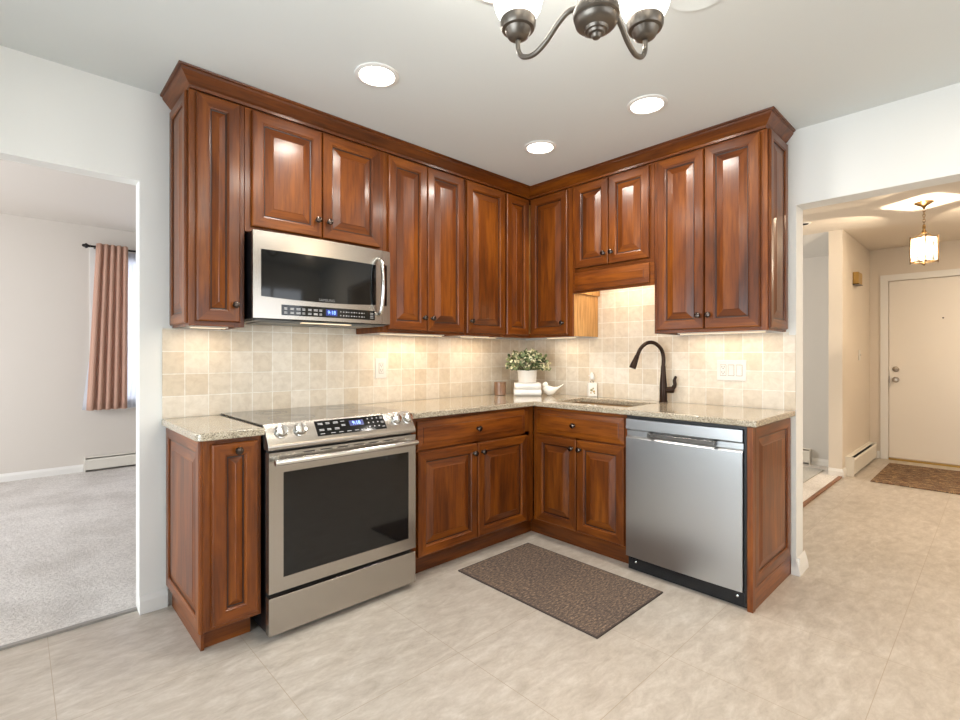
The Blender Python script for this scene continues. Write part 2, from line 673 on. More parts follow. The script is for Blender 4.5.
struct(MB().box((XW - .1, YB - .1, -0.1), (XF + .1, 0.06, 0), VINYL).build('floor'))
struct(MB().box((XW - .9, 0.06, -0.1), (0.0, YF + .1, 0.008), CARPET).build('floor_living_room'))
struct(MB().box((0.134, -1.672, 0.0), (3.4, 1.0, 0.012), CARPET_H).build('floor_side_room'))
shell('ceiling', [((XW - .1, YB - .1, H), (0.05, 0.05, H + .1))], CEILM)
shell('ceiling_hall', [((0.05, YB - .1, H), (2.84, 1.0, H + .1)), ((2.84, YB - .1, H), (XF + .1, -1.59, H + .1))], HALLM)
shell('ceiling_living_room', [((XW - .9, 0.05, 2.585), (0.1, YF + .1, 2.68))], LIVM)
# sloped ceiling of the room beyond the hall
mb = MB()
mb.prism([(2.84, H), (3.45, 2.24), (3.45, 2.34), (2.84, H + .1)], 'y', -1.59, 1.0, GREYROOM)
struct(mb.build('ceiling_side_room'))

# kitchen / living room wall with its cased-free opening: x -4.1 .. -2.745, top 2.045
OL, OT = -2.741, 2.045
shell('wall_left', [((OL, 0, 0), (0.0, WT, H)), ((-4.15, 0, OT), (OL, WT, H)), ((XW, 0, 0), (-4.15, WT, H))], WALLM)
# kitchen / hall wall with its opening: y -2.008 .. -3.5
OR_, OTR = -2.008, 2.06
shell('wall_right', [((0, OR_, 0), (.134, 0.0, H)), ((0, -3.5, OTR), (.134, OR_, H)), ((0, YB, 0), (.134, -3.5, H))], WALLM)
# outer walls around the kitchen, with a sliding glass door and an added wide window that light it
shell('wall_outer', [((XW - .12, -0.7, 0), (XW, 0.0, H)), ((XW - .12, YB, 0), (XW, -3.1, H)),
                     ((XW - .12, -3.1, 2.1), (XW, -0.7, H))], WALLM)
shell('wall_back', [((XW, YB - .12, 0), (-3.25, YB, H)), ((-0.55, YB - .12, 0), (XF, YB, H)),
                    ((-3.25, YB - .12, 0), (-0.55, YB, 0.7)), ((-3.25, YB - .12, 2.2), (-0.55, YB, H))], WALLM)
# living room
shell('wall_living_room', [((XW - .8, YF, 0), (-2.55, YF + .1, 2.6)), ((-0.62, YF, 0), (0.1, YF + .1, 2.6)),
                           ((-2.55, YF, 0), (-0.62, YF + .1, 0.70)), ((-2.55, YF, 2.30), (-0.62, YF + .1, 2.6))], LIVM)
shell('wall_living_room_side', [((0.0, WT, 0), (0.1, YF, 2.6)), ((XW - .9, 0.0, 0), (XW - .8, 0.7, 2.6)),
                                ((XW - .9, 3.3, 0), (XW - .8, YF, 2.6)), ((XW - .9, 0.7, 0), (XW - .8, 3.3, 0.5)),
                                ((XW - .9, 0.7, 2.3), (XW - .8, 3.3, 2.6)), ((XW - .8, 0, 0), (XW, WT, 2.6))], LIVM)
# hall and the room beside it
shell('wall_hall', [((2.83, -1.70, 0), (XF, -1.585, H))], HALLM)
DYL, DYR, DZT = -1.876, -2.80, 2.095
shell('wall_front_door', [((XF, -1.70, 0), (XF + .1, DYL, H)), ((XF, DYR, 0), (XF + .1, YB, H)),
                          ((XF, DYL, DZT), (XF + .1, DYR, H))], HALLM)
shell('wall_side_room', [((3.27, -1.585, 0), (3.4, 1.0, H)), ((0.12, 1.0, 0), (3.4, 1.1, H))], GREYROOM)


# baseboards
def base_prof(d=0.014, h=0.085):
    return [(0, 0), (d, 0), (d, h * .7), (d * .6, h * .88), (d * .35, h), (0, h)]


def baseboard(name, runs):
    """runs: (axis, wall coordinate, lo, hi, outward sign)"""
    mb = MB()
    for axis, c, lo, hi, sgn in runs:
        pr = [(c + sgn * a, z) for a, z in base_prof()]
        mb.prism(pr, axis, lo, hi, WHITE_TRIM)
    return struct(mb.build(name))


baseboard('baseboard_left', [('x', 0.0, OL, -2.628, -1)])
baseboard('baseboard_living_room', [('x', YF, XW - .8, -2.65, -1)])
# the flared foot of the wall end beside the dishwasher
mb = MB()
FP = [(0.003, 0), (0.024, 0), (0.022, .03), (0.012, .07), (0.004, .092), (0.003, .092)]
mb.prism([(-a, z) for a, z in FP], 'y', OR_ - 0.02, -1.989, WHITE_TRIM)
mb.prism([(OR_ - a, z) for a, z in FP], 'x', -0.024, .134 + 0.02, WHITE_TRIM)
struct(mb.build('baseboard_right', weld=False))
baseboard('baseboard_hall', [('x', -1.70, 2.82, 2.95, -1), ('y', 2.83, -1.70, -1.585, -1), ('y', XF, DYL + .08, -1.70, -1)])
baseboard('baseboard_side_room', [('y', 3.27, -1.585, -1.34, -1), ('y', 3.27, -0.5, 1.0, -1)])
struct(MB().box((-4.15, 0.045, 0.0), (OL - .002, 0.07, 0.010), plain('grey_metal_strip', srgb(150, 146, 140), .5, .2)).build('trim_1'))
struct(MB().box((0.12, -1.70, 0.0), (2.83, -1.672, 0.016), wood('oak_threshold', 'x', srgb(120, 78, 46), srgb(140, 94, 58), srgb(156, 108, 70), .4, .1)).build('trim_2'))

# windows, one of them added for fill light, and the sliding door
def window(name, axis, c, lo, hi, z0, z1, mulls, d=0.09, fw=0.05):
    mb = MB()
    def bx(a0, a1, b0, b1):
        if axis == 'y':
            mb.box((a0, c, b0), (a1, c + d, b1), WHITE_TRIM)
        else:
            mb.box((c, a0, b0), (c + d, a1, b1), WHITE_TRIM)
    bx(lo, hi, z0, z0 + fw)
    bx(lo, hi, z1 - fw, z1)
    bx(lo, lo + fw, z0 + fw, z1 - fw)
    bx(hi - fw, hi, z0 + fw, z1 - fw)
    for mu in mulls:
        bx(mu - fw / 2, mu + fw / 2, z0 + fw, z1 - fw)
    f = struct(mb.build(name))
    p = MB()
    if axis == 'y':
        p.box((lo + .02, c + d * .45, z0 + .02), (hi - .02, c + d * .55, z1 - .02), PANE)
    else:
        p.box((c + d * .45, lo + .02, z0 + .02), (c + d * .55, hi - .02, z1 - .02), PANE)
    struct(p.build('pane', f))
    return f


window('window_1', 'y', YF + .003, -2.547, -0.623, 0.703, 2.297, [-1.62])
window('window_2', 'x', XW - .11, -3.097, -0.703, 0.003, 2.097, [-1.9], fw=0.07)
window('window_added', 'y', YB - .11, -3.247, -0.553, 0.703, 2.197, [-2.35, -1.45])  # unseen window added so that fill light can enter from behind
window('window_4', 'x', XW - .895, .703, 3.297, 0.503, 2.297, [2.0])
struct(MB().box((-2.60, YF - .012, 0.64), (-0.56, YF, 0.70), WHITE_TRIM).box((-2.60, YF - .012, .70), (-2.55, YF, 2.36), WHITE_TRIM)
       .build('trim_window'))

# ------------------------------------------------------------------ cabinet kit
def ring_panel(mb, w, h, prof, wv=WV, wh=WH, dark_rings=None, x0=0, z0=0):
    """concentric raised-panel front, facing -y: prof = (inset, height)"""
    loops = []
    for ins, d in prof:
        loops.append(mb.verts([(x0 + ins, -d, z0 + ins), (x0 + w - ins, -d, z0 + ins),
                               (x0 + w - ins, -d, z0 + h - ins), (x0 + ins, -d, z0 + h - ins)]))
    for j in range(len(loops) - 1):
        a, b = loops[j], loops[j + 1]
        for k in range(4):
            mt = wh if k in (0, 2) else wv
            if dark_rings and j in dark_rings:
                mt = DARKLINE
            mb.face([a[k], a[(k + 1) % 4], b[(k + 1) % 4], b[k]], mt)
    mb.face(loops[-1], wv)
    mb.face(loops[0][::-1], wv)
    return mb


def door_mesh(w, h, th=0.02, st=0.057):
    bev = min(0.036, (w - 2 * st) * 0.36, (h - 2 * st) * 0.36)
    prof = [(0, 0), (0, th - .006), (.002, th - .0025), (.006, th)]
    mb = MB()
    # outer slab edge
    k = min(1, th / .02)
    inner = [(st - .008, th), (st - .0055, th - .0035 * k), (st - .001, th - .005 * k), (st, th - .013 * k), (st + .004, th - .0137 * k),
             (st + .0065, th - .013 * k), (st + .0065 + bev, th - .0035 * k), (st + .0085 + bev, th - .0015 * k)]
    return ring_panel(mb, w, h, prof + inner, dark_rings=(7, 8))


def drawer_mesh(w, h, th=0.02):
    mb = MB()
    prof = [(0, 0), (0, th - .010), (.003, th - .008), (.034, th - .0035), (.0345, th - .001), (.038, th), (.041, th)]
    return ring_panel(mb, w, h, prof, wv=WH, wh=WH, dark_rings=(3,))


def knob(parent, x, z, d=0.02, name='knob'):
    mb = MB()
    prof = [(.0095, 0), (.0095, .002), (.0055, .005), (.005, .013), (.010, .017), (.0155, .021), (.0165, .025), (.0145, .029),
            (.009, .0315), (.003, .032)]
    mb.lathe(prof, NICKEL_D, org=(0, 0, 0), axis=(0, -1, 0), seg=20)
    return mb.build(name, parent, loc=(x, -d, z), smooth=True)


def front(kind, parent, x0, x1, z0, z1, y, kn=None):
    """a door or a drawer: its own mesh with the knob as its sub-part"""
    w, h = x1 - x0, z1 - z0
    mb = door_mesh(w, h) if kind == 'door' else drawer_mesh(w, h)
    o = mb.build('door' if kind == 'door' else 'drawer_front', parent, loc=(x0, y, z0))
    for k in (kn or []):
        knob(o, k[0] - x0, k[1] - z0)
    return o


def carcass(parent, w, dep, z0, z1, sides=(WV, WV), top=True, rails=(), stiles=(), ff=0.045, low=0.03, high=0.03, name='carcass',
            back=True, y0=-0.012):
    """open box with a face frame; local x 0..w, y -dep..0"""
    t = 0.016
    mb = MB()
    mb.box((0, -dep + .02, z0), (t, y0, z1), sides[0])
    mb.box((w - t, -dep + .02, z0), (w, y0, z1), sides[1])
    mb.box((t, -dep + .02, z0 + .012), (w - t, y0, z0 + .028), MAPLE)
    if top:
        mb.box((t, -dep + .02, z1 - .016), (w - t, y0, z1), MAPLE)
    if back:
        mb.box((t, y0 - .006, z0 + .028), (w - t, y0, z1 - .016), MAPLE)
    mb.build(name, parent)
    fm = MB()
    fm.box((0, -dep, z0), (ff, -dep + .0195, z1), WV)
    fm.box((w - ff, -dep, z0), (w, -dep + .0195, z1), WV)
    fm.box((ff, -dep, z0), (w - ff, -dep + .0195, z0 + low), WH)
    fm.box((ff, -dep, z1 - high), (w - ff, -dep + .0195, z1), WH)
    for r0, r1 in rails:
        fm.box((ff, -dep, r0), (w - ff, -dep + .0195, r1), WH)
    for a0, a1 in stiles:
        fm.box((a0, -dep, z0 + low), (a1, -dep + .0195, z1 - high), WV)
    fm.build('face_frame', parent, bevel=.0012, bseg=1)


def end_panel(parent, loc, rotz, w, h, name='end_panel', th=0.018, st=0.05):
    return door_mesh(w, h, th, st).build(name, parent, loc=loc, rot=(0, 0, rotz))


UB, UT = 1.354, 2.404            # underside and top of the wall cabinets
UD = 0.325                       # face of their frames
BD = 0.610                       # face of the base cabinet frames
R90 = -PI / 2
CABG = 'cherry wall cabinets'
CABB = 'cherry base cabinets'

# --- wall cabinets, left run (x along the wall)
def upper_left(x0, x1, z0, label):
    return thing('wall_cabinet', label, 'cabinet', (x0, -0.0, 0), 0, CABG), x1 - x0

c, w = upper_left(-2.609, -2.3765, UB, 'narrow one-door cherry wall cabinet left of the microwave, at the left end of the run')
carcass(c, w, UD, UB, UT)
front('door', c, .027, .21, 1.375, 2.395, -UD, [(.185, 1.455)])
ep = end_panel(c, (-.0005, -.008, UB + .012), R90, UD - .03, UT - UB - .012, th=.012)
c, w = upper_left(-2.375, -1.6155, 1.812, 'short two-door cherry wall cabinet directly above the microwave')
carcass(c, w, UD, 1.812, UT, stiles=[(.355, .405)])
front('door', c, .028, .379, 1.838, 2.393, -UD, [(.350, 1.924)])
front('door', c, .384, .732, 1.838, 2.393, -UD, [(.413, 1.924)])
c, w = upper_left(-1.614, -.9835, UB, 'tall two-door cherry wall cabinet right of the microwave')
carcass(c, w, UD, UB, UT)
front('door', c, .028, .3065, 1.372, 2.393, -UD, [(.278, 1.452)])
front('door', c, .3105, .612, 1.372, 2.393, -UD, [(.340, 1.452)])
c, w = upper_left(-.982, -.5985, UB, 'tall single-door cherry wall cabinet just left of the corner cabinet')
carcass(c, w, UD, UB, UT)
front('door', c, .008, .374, 1.372, 2.393, -UD, [(.037, 1.452)])

# --- corner wall cabinet with a folding door over both walls
c = thing('wall_cabinet', 'L-shaped cherry corner wall cabinet with folding door, above the potted plant', 'cabinet', (0, 0, 0), 0, CABG)
t = .016
mb = MB()
mb.prism([(-.597, -.012), (-.012, -.012), (-.012, -.724), (-UD + .02, -.724), (-UD + .02, -UD + .02), (-.597, -UD + .02)], 'z', UB + .012, UT, MAPLE)
mb.build('carcass', c)
MB().box((-UD + .02, -.7257, UB + .004), (-.012, -.7243, 1.83), MAPLE).build('side_panel', c)['label'] = 'light maple coloured cabinet side beside the sink recess'
fm = MB()
fm.box((-.597, -UD, UB), (-.575, -UD + .0195, UT), WV)
fm.box((-.575, -UD, UB), (-UD + .0195, -UD + .0195, UB + .03), WH)
fm.box((-.575, -UD, UT - .03), (-UD + .0195, -UD + .0195, UT), WH)
fm.box((-UD, -.724, UB), (-UD + .0195, -.680, UT), WV)
fm.box((-UD, -.680, UB), (-UD + .0195, -UD - .0005, UB + .03), WY)
fm.box((-UD, -.680, UT - .03), (-UD + .0195, -UD - .0005, UT), WY)
fm.build('face_frame', c)
front('door', c, -.590, -.349, 1.372, 2.393, -UD)
d2 = door_mesh(.341, 2.393 - 1.372).build('door', c, loc=(-UD, -.349, 1.372), rot=(0, 0, R90))
knob(d2, .341 - .035, .08)

# --- wall cabinets, right run (local x runs along -y)
def upper_right(y0, y1, label):
    return thing('wall_cabinet', label, 'cabinet', (0, y0, 0), R90, CABG), y0 - y1

c, w = upper_right(-.7270, -1.3345, 'short two-door cherry wall cabinet with valance over the sink')
carcass(c, w, UD, 1.80, UT, stiles=[(.279, .314)], low=.022)
front('door', c, .024, .293, 1.823, 2.393, -UD, [(.267, 1.895)])
front('door', c, .297, .579, 1.823, 2.393, -UD, [(.324, 1.895)])
va = MB().box((.0, -UD, 1.655), (w, -UD + .0195, 1.7985), WH)
va.box((.0, -UD + .02, 1.66), (.016, -.012, 1.7985), MAPLE).box((w - .016, -UD + .02, 1.66), (w, -.012, 1.7985), MAPLE)
va = va.build('valance', c)
drawer_mesh(.557, .122).build('valance_panel', va, loc=(.022, -UD, 1.670))
c, w = upper_right(-1.336, -1.961, 'tall two-door cherry wall cabinet at the right end of the run, above the dishwasher')
carcass(c, w, UD, UB, UT)
front('door', c, .022, .3035, 1.372, 2.393, -UD, [(.277, 1.448)])
front('door', c, .3075, .592, 1.372, 2.393, -UD, [(.334, 1.448)])
end_panel(c, (w + .0005, -UD + .012, UB + .012), PI / 2, UD - .03, UT - UB - .012, th=.012)

# --- crown moulding round the whole run, mitred at its corners
prof = [(0, 2.405), (.010, 2.405), (.012, 2.418), (.020, 2.424), (.030, 2.436), (.044, 2.452), (.050, 2.460), (.052, 2.470), (.060, 2.472),
        (.062, 2.4795), (0, 2.4795)]
mb = MB()
XLc, YRc = -2.598, -1.945
def ringpts(p):
    a = p[0]
    z = p[1]
    return [(XLc - a, -.004, z), (XLc - a, -UD - .001 - a, z), (-UD - .001 - a, -UD - .001 - a, z), (-UD - .001 - a, YRc - a, z), (-.004, YRc - a, z)]
cols = [mb.verts(ringpts(p)) for p in prof]
for j in range(len(prof)):
    a, b = cols[j], cols[(j + 1) % len(prof)]
    for k in range(4):
        mb.face([a[k], a[k + 1], b[k + 1], b[k]], WH if k in (1,) else WY)
mb.face([cc[0] for cc in cols], WV)
mb.face([cc[4] for cc in cols][::-1], WV)
tag(mb.build('crown_moulding'), 'cherry crown moulding running along the ceiling above all the wall cabinets', 'moulding')

# --- base cabinets
BZ = 0.112
CT, CB = 0.914, 0.882           # counter top and underside


def toe(parent, w, y=-.545, x0=0.0, name='toe_kick', h=BZ - .002):
    MB().box((x0, y, 0.001), (w, y + .016, h), WH).build(name, parent)

c = thing('base_cabinet', 'narrow cherry base cabinet left of the range under the short counter', 'cabinet', (-2.6235, 0, 0), 0, CABB)
w = .2235
carcass(c, w, BD, BZ, CB - .003, y0=-.018)
front('door', c, .0285, .2085, .130, .863, -BD, [(.124, .830)])
toe(c, w - .012, y=-.514, x0=.0125)
ep = end_panel(c, (-.0005, -.018, .108), R90, BD - .022, CB - .003 - .108, th=.014, st=.055)
MB().box((.0115, -.530, .001), (.0245, -.018, .1095), WY).build('end_panel_base', c)

c = thing('base_cabinet', 'wide cherry base cabinet with one drawer and two doors, right of the range', 'cabinet', (-1.630, 0, 0), 0, CABB)
w = 1.630 - .6125
carcass(c, w, BD, BZ, CB - .003, rails=[(.685, .715)], stiles=[(.46, .51), (.900, .9725)])
front('drawer', c, .046, .918, .705, .862, -BD, [(.482, .783)])
front('door', c, .046, .4845, .124, .694, -BD, [(.452, .638)])
front('door', c, .4885, .932, .124, .694, -BD, [(.521, .638)])
toe(c, w + .052)

c = thing('base_cabinet', 'cherry sink base cabinet with false drawer front, left of the dishwasher', 'cabinet', (0, -.6135, 0), R90, CABB)
w = 1.3185 - .6135
carcass(c, w, BD, BZ, CB - .003, top=False, rails=[(.685, .715)], stiles=[(.345, .375)], back=False)
front('drawer', c, .034, .690, .705, .862, -BD, [(.345, .783)])
front('door', c, .034, .358, .124, .694, -BD, [(.330, .638)])
front('door', c, .362, .692, .124, .694, -BD, [(.390, .638)])
toe(c, w - .001, y=-.560, x0=-.068)

c = thing('cabinet_end_panel', 'tall cherry raised end panel enclosing the right side of the dishwasher', 'panel', (0, -1.9640, 0), 0)
MB().box((-.600, -.0115, .001), (-.012, 0, CB - .003), WV).build('panel_board', c)
door_mesh(.575, CB - .003 - .105, .013, .06).build('raised_panel', c, loc=(-.5995, -.0118, .105))
MB().box((-.635, -.0255, .001), (-.6003, 0, CB - .003), WV).box((-.6002, -.022, .001), (-.014, -.0118, .104), WH).build('corner_stile', c)

# ------------------------------------------------------------------ backsplash and counters
TL = tile_mat('tumbled_beige_tile_left', .1068, (2.5555 + .1068 * 10 - 2.648 + 2.648, .0, 0))
TR = tile_mat('tumbled_beige_tile_right', .108, (-.0056, .0, 0))
for tm, dz in ((TL, 0.0), (TR, 0.0)):
    for n in tm.node_tree.nodes:
        if n.type == 'MAPPING':
            n.inputs['Location'].default_value[1] = 0.0 - 1.02 + .11 * 10
mb = MB().box((-2.65, -.0115, CT + .0005), (-.0115, -.0005, 1.3535), TL)
mb.box((-2.374, -.0115, 1.3535), (-1.616, -.0115 + .011, 1.39), TL)
tag(mb.build('tile_backsplash'), 'beige tumbled tile backsplash behind the range', 'backsplash')
mb = MB().box((0.012, -.0115, CT + .0005), (2.006, -.0005, 1.335), TR).box((0.012, -.0115, 1.335), (.7285, -.0005, 1.3535), TR).box((1.333, -.0115, 1.335), (1.972, -.0005, 1.3535), TR)
mb.box((.7285, -.0115, 1.335), (1.333, -.0005, 1.80), TR)
tag(mb.build('tile_backsplash', rot=(0, 0, R90)), 'beige tumbled tile backsplash behind the sink, running up to the valance', 'backsplash')


def slab(name, xs, ys, keep, label):
    """counter made of welded cells so that only real edges are rounded"""
    mb = MB()
    nx, ny = len(xs) - 1, len(ys) - 1
    K = lambda i, j: 0 <= i < nx and 0 <= j < ny and keep(i, j)
    for i in range(nx):
        for j in range(ny):
            if not K(i, j):
                continue
            a, b, c_, d = (xs[i], ys[j]), (xs[i + 1], ys[j]), (xs[i + 1], ys[j + 1]), (xs[i], ys[j + 1])
            mb.face(mb.verts([(*p, CT) for p in (a, b, c_, d)]), GRANITE)
            mb.face(mb.verts([(*p, CB) for p in (d, c_, b, a)]), GRANITE)
            for (p, q, ii, jj) in ((a, b, i, j - 1), (b, c_, i + 1, j), (c_, d, i, j + 1), (d, a, i - 1, j)):
                if not K(ii, jj):
                    mb.face(mb.verts([(*p, CB), (*q, CB), (*q, CT), (*p, CT)]), GRANITE)
    o = mb.build(name, weld=True, bevel=.006, bseg=3)
    return tag(o, label, 'countertop')


SX0, SX1, SY0, SY1 = -.535, -.165, -1.270, -.695
xs = [-1.6285, -.648, SX0, SX1, -.0125]
ys = [-2.008, SY0, SY1, -.648, -.0125]
slab('granite_countertop', xs, ys, lambda i, j: (i >= 1 or j == 3) and not (i == 2 and j == 1),
     'long L-shaped granite countertop with undermount sink cutout, right of the range')
mb = MB()
r = .035
poly = [(-2.396, -.0125), (-2.655, -.0125)] + [(-2.655 + r - r * math.cos(a), -.648 + r - r * math.sin(a)) for a in [k * PI / 12 for k in range(7)]] + [(-2.396, -.648)]
mb.prism(poly, 'z', CB, CT, GRANITE)
tag(mb.build('granite_countertop', bevel=.006, bseg=3), 'short granite countertop left of the range with rounded outer corner', 'countertop')

# sink bowl
sk = thing('kitchen_sink', 'beige undermount sink set in the granite below the faucet', 'sink', ((SX0 + SX1) / 2, (SY0 + SY1) / 2, CB - .2))
a, b = (SX1 - SX0) / 2 + .004, (SY1 - SY0) / 2 + .004
mb = MB()
tk, zb, zt = .01, 0.0, .199
mb.box((-a - tk, -b - tk, zb), (a + tk, b + tk, zb + .01), SINKM)
mb.box((-a - tk, -b - tk, zb + .01), (-a, b + tk, zt), SINKM).box((a, -b - tk, zb + .01), (a + tk, b + tk, zt), SINKM)
mb.box((-a, -b - tk, zb + .01), (a, -b, zt), SINKM).box((-a, b, zb + .01), (a, b + tk, zt), SINKM)
mb.build('bowl', sk)
MB().lathe([(.045, .0102), (.045, .013), (.03, .013), (.028, .011)], SATIN, seg=24).build('drain', sk, smooth=True)

# ------------------------------------------------------------------ range
RX0, RX1 = -2.392, -1.6335
rg = thing('range', 'stainless slide-in electric range with black oven window between base cabinets', 'range', (RX0, 0, 0))
RW = RX1 - RX0
MB().box((.006, -.635, .03), (RW - .006, -.02, .812), BLACK).box((.006, -.598, .812), (RW - .006, -.02, .905), BLACK).build('body', rg)
for fx in (.06, RW - .09):
    for fy in (-.58, -.1):
        MB().lathe([(.018, .001), (.018, .0295)], BLACK, org=(fx, fy, 0), seg=12).build('foot', rg)
mb = MB().box((-.0005, -.602, .9145), (RW + .0005, -.0125, .9215), GLASSTOP)
ct = mb.build('cooktop', rg, bevel=.0015)
mb = MB()
for (ex, ey, er) in ((.2, -.17, .075), (.57, -.17, .095), (.2, -.43, .105), (.57, -.43, .075)):
    for rr in (er, er * .62):
        MB().lathe([(rr - .001, .9216), (rr - .001, .9218), (rr + .001, .9218), (rr + .001, .9216)], PRINT_D, org=(ex, ey, 0), seg=40, cap=False).build('burner_ring', ct)
# sloped control panel, section in y,z
cp = MB().prism([(-.602, .906), (-.602, .924), (-.612, .924), (-.672, .842), (-.676, .826), (-.672, .815), (-.62, .815), (-.60, .85)], 'x', 0, RW, STEEL)
cp = cp.build('control_panel', rg, bevel=.003)
# local frame on the slope
sl = Vector((0, -.060, -.082)).normalized()
nrm = Vector((0, -.082, .060)).normalized()
ctr = Vector((0, -.642, .883))
def on_panel(u, v, n=0):          # u along x, v up the slope from its centre, n outwards
    p = ctr - sl * v + nrm * n
    return (u, p.y, p.z)
prot = math.atan2(.060, .082)
tilt = PI / 2 - prot               # text/plates lie on the slope
def plate(u0, u1, v0, v1, n, th, mat, name, parent):
    mb = MB()
    pts = [on_panel(u0, v0, n), on_panel(u1, v0, n), on_panel(u1, v1, n), on_panel(u0, v1, n)]
    pt2 = [on_panel(u0, v0, n + th), on_panel(u1, v0, n + th), on_panel(u1, v1, n + th), on_panel(u0, v1, n + th)]
    i = mb.verts(pts + pt2)
    for q in ((3, 2, 1, 0), (4, 5, 6, 7), (0, 1, 5, 4), (1, 2, 6, 5), (2, 3, 7, 6), (3, 0, 4, 7)):
        mb.face([i[k] for k in q], mat)
    return mb.build(name, parent)
dp = plate(.225, .588, -.037, .040, .0002, .0015, BLACKGLASS, 'display_panel', rg)
plate(.395, .470, -.002, .026, .0018, .0004, DISPBACK, 'display_window', dp)
text('clock_digits', '9:18', .026, DISPBLUE, dp, on_panel(.432, .012, .0026), (tilt, 0, 0))
def dash(u0, v0, du, dv, m_=PRINT, n=.0018):
    pts = [on_panel(u0, v0, n), on_panel(u0 + du, v0, n), on_panel(u0 + du, v0 + dv, n), on_panel(u0, v0 + dv, n)]
    b_ = MB()
    b_.face(b_.verts(pts), m_)
    b_.build('button_print', dp)
for q, u in enumerate((.238, .276, .314, .352)):
    for v in ((.026, .020, -.006, -.012) if q < 3 else (.026, .008, .002)):
        dash(u, v, .024 - .004 * (q % 2), .0028)
for u in (.238, .290, .330, .372, .412, .446, .478):
    dash(u, -.029, .022, .003)
for v in (.024, .002, -.020):
    for u in (.494, .520, .546):
        dash(u, v, .007, .006)
for v in (.028, .022, .004, -.002, -.024):
    dash(.566, v, .016, .0025)
for u in (.066, .150, .656, .7265):
    k = MB()
    o_ = on_panel(u, .004, .0)
    k.lathe([(.0295, 0), (.0295, .003), (.0265, .005), (.0255, .022), (.0235, .026), (.010, .028), (.0005, .028)], STEEL_B, org=o_, axis=nrm, seg=28)
    kb = k.build('control_knob', rg, smooth=True)
    gp = MB()
    p0, p1 = Vector(on_panel(u, .022, .0285)), Vector(on_panel(u, -.018, .0285))
    gp.tube([p0, p0.lerp(p1, .5), p1], .0035, SATIN, seg=8)
    gp.build('grip', kb, smooth=True)
# oven door
dy = -.675
mb = MB()
D0, D1, W0, W1, V0, V1 = .210, .806, .063, .712, .268, .719
mb.box((.002, dy, D0), (W0, -.636, D1), STEEL).box((W1, dy, D0), (RW - .002, -.636, D1), STEEL)
mb.box((W0, dy, D0), (W1, -.636, V0), STEEL).box((W0, dy, V1), (W1, -.636, D1), STEEL)
od = mb.build('oven_door', rg)
MB().box((W0 - .001, dy + .003, V0 - .001), (W1 + .001, dy + .012, V1 + .001), BLACKGLASS).build('window', od)
for k in range(6):
    MB().box((.15 + k * .082, dy - .0006, .792), (.205 + k * .082, dy + .002, .7965), SLOTM).build('vent_slot', od)
mb = MB()
hz = .772
mb.tube([(.012, dy - .042, hz), (.19, dy - .047, hz), (RW / 2, dy - .049, hz), (RW - .19, dy - .047, hz), (RW - .022, dy - .042, hz)], .0135, STEEL_B, seg=16)
for hx in (.032, RW - .042):
    mb.tube([(hx, dy - .042, hz), (hx, dy + .001, hz + .004)], .011, STEEL_B, seg=12)
mb.build('handle', od, smooth=True)
dr = MB().box((.002, dy, .030), (RW - .002, -.636, .190), STEEL).build('storage_drawer', rg, bevel=.002)

# ------------------------------------------------------------------ microwave
MX0, MX1 = -2.3640, -1.6155
mw = thing('microwave', 'stainless over-the-range microwave with black door glass and curved handle', 'microwave', (MX0, 0, 0))
MW = MX1 - MX0
Z0, Z1 = 1.393, 1.808
MB().box((.0015, -.385, Z0), (MW - .0015, -.013, Z1), BLACK).build('case', mw, bevel=.003)
# bowed front: helper giving the front y for each x
def fy(x, base=-.402, bow=.022):
    t_ = (x / (MW)) * 2 - 1
    return base - bow * (1 - t_ * t_)
def bowed(mb, x0, x1, z0, z1, off0, off1, mat, n=20, z0f=None):
    """slab between bow offsets off0 (back) and off1 (front); z0f(x) may curve the lower edge"""
    rows = []
    for k in range(n + 1):
        x = x0 + (x1 - x0) * k / n
        zb_ = z0f(x) if z0f else z0
        y = fy(x)
        rows.append(mb.verts([(x, y + off0, zb_), (x, y + off1, zb_), (x, y + off1, z1), (x, y + off0, z1)]))
    for k in range(n):
        a_, b_ = rows[k], rows[k + 1]
        for q in range(4):
            mb.face([a_[q], b_[q], b_[(q + 1) % 4], a_[(q + 1) % 4]], mat)
    mb.face(rows[0], mat)
    mb.face(rows[-1][::-1], mat)
    return mb
DXR = .690                         # right edge of the door
mb = MB()
bowed(mb, .001, DXR, Z0 + .004, Z1, .016, 0, STEEL)
mdoor = mb.build('door', mw, smooth=True)
curve = lambda x: 1.489 + .012 * ((x - .34) / .31) ** 2
mb = MB()
bowed(mb, .036, .650, 0, 1.722, .001, -.0012, BLACKGLASS, z0f=curve)
dg = mb.build('door_glass', mdoor, smooth=True)
mb = MB()
bowed(mb, .128, .642, 1.415, 1.466, .001, -.0014, BLACKGLASS)
cpn = mb.build('control_strip', mw, smooth=True)
mb = MB()
bowed(mb, .350, .412, 1.424, 1.456, -.0015, -.0018, DISPBACK, 4)
mb.build('display_window', cpn)
text('clock_digits', '9:18', .026, DISPBLUE, cpn, (.381, fy(.381) - .0022, 1.440), (PI / 2, 0, 0))
def mdash(x, z, wd, ht):
    y = min(fy(x), fy(x + wd)) - .0016
    b_ = MB()
    b_.face(b_.verts([(x, y, z), (x + wd, y, z), (x + wd, y, z + ht), (x, y, z + ht)]), PRINT)
    b_.build('button_print', cpn)
for q in range(7):
    for z_, ht in ((1.449, .003), (1.443, .003), (1.424, .003), (1.430, .0025)):
        mdash(.140 + q * .029, z_, .015 + .006 * ((q * 7) % 3) / 2, ht)
for q in range(10):
    for z_ in (1.446, 1.426):
        mdash(.430 + q * .0155, z_, .004 + .002 * (q % 3), .005)
for z_ in (1.451, 1.443, 1.433, 1.425):
    mdash(.610, z_, .020, .002)
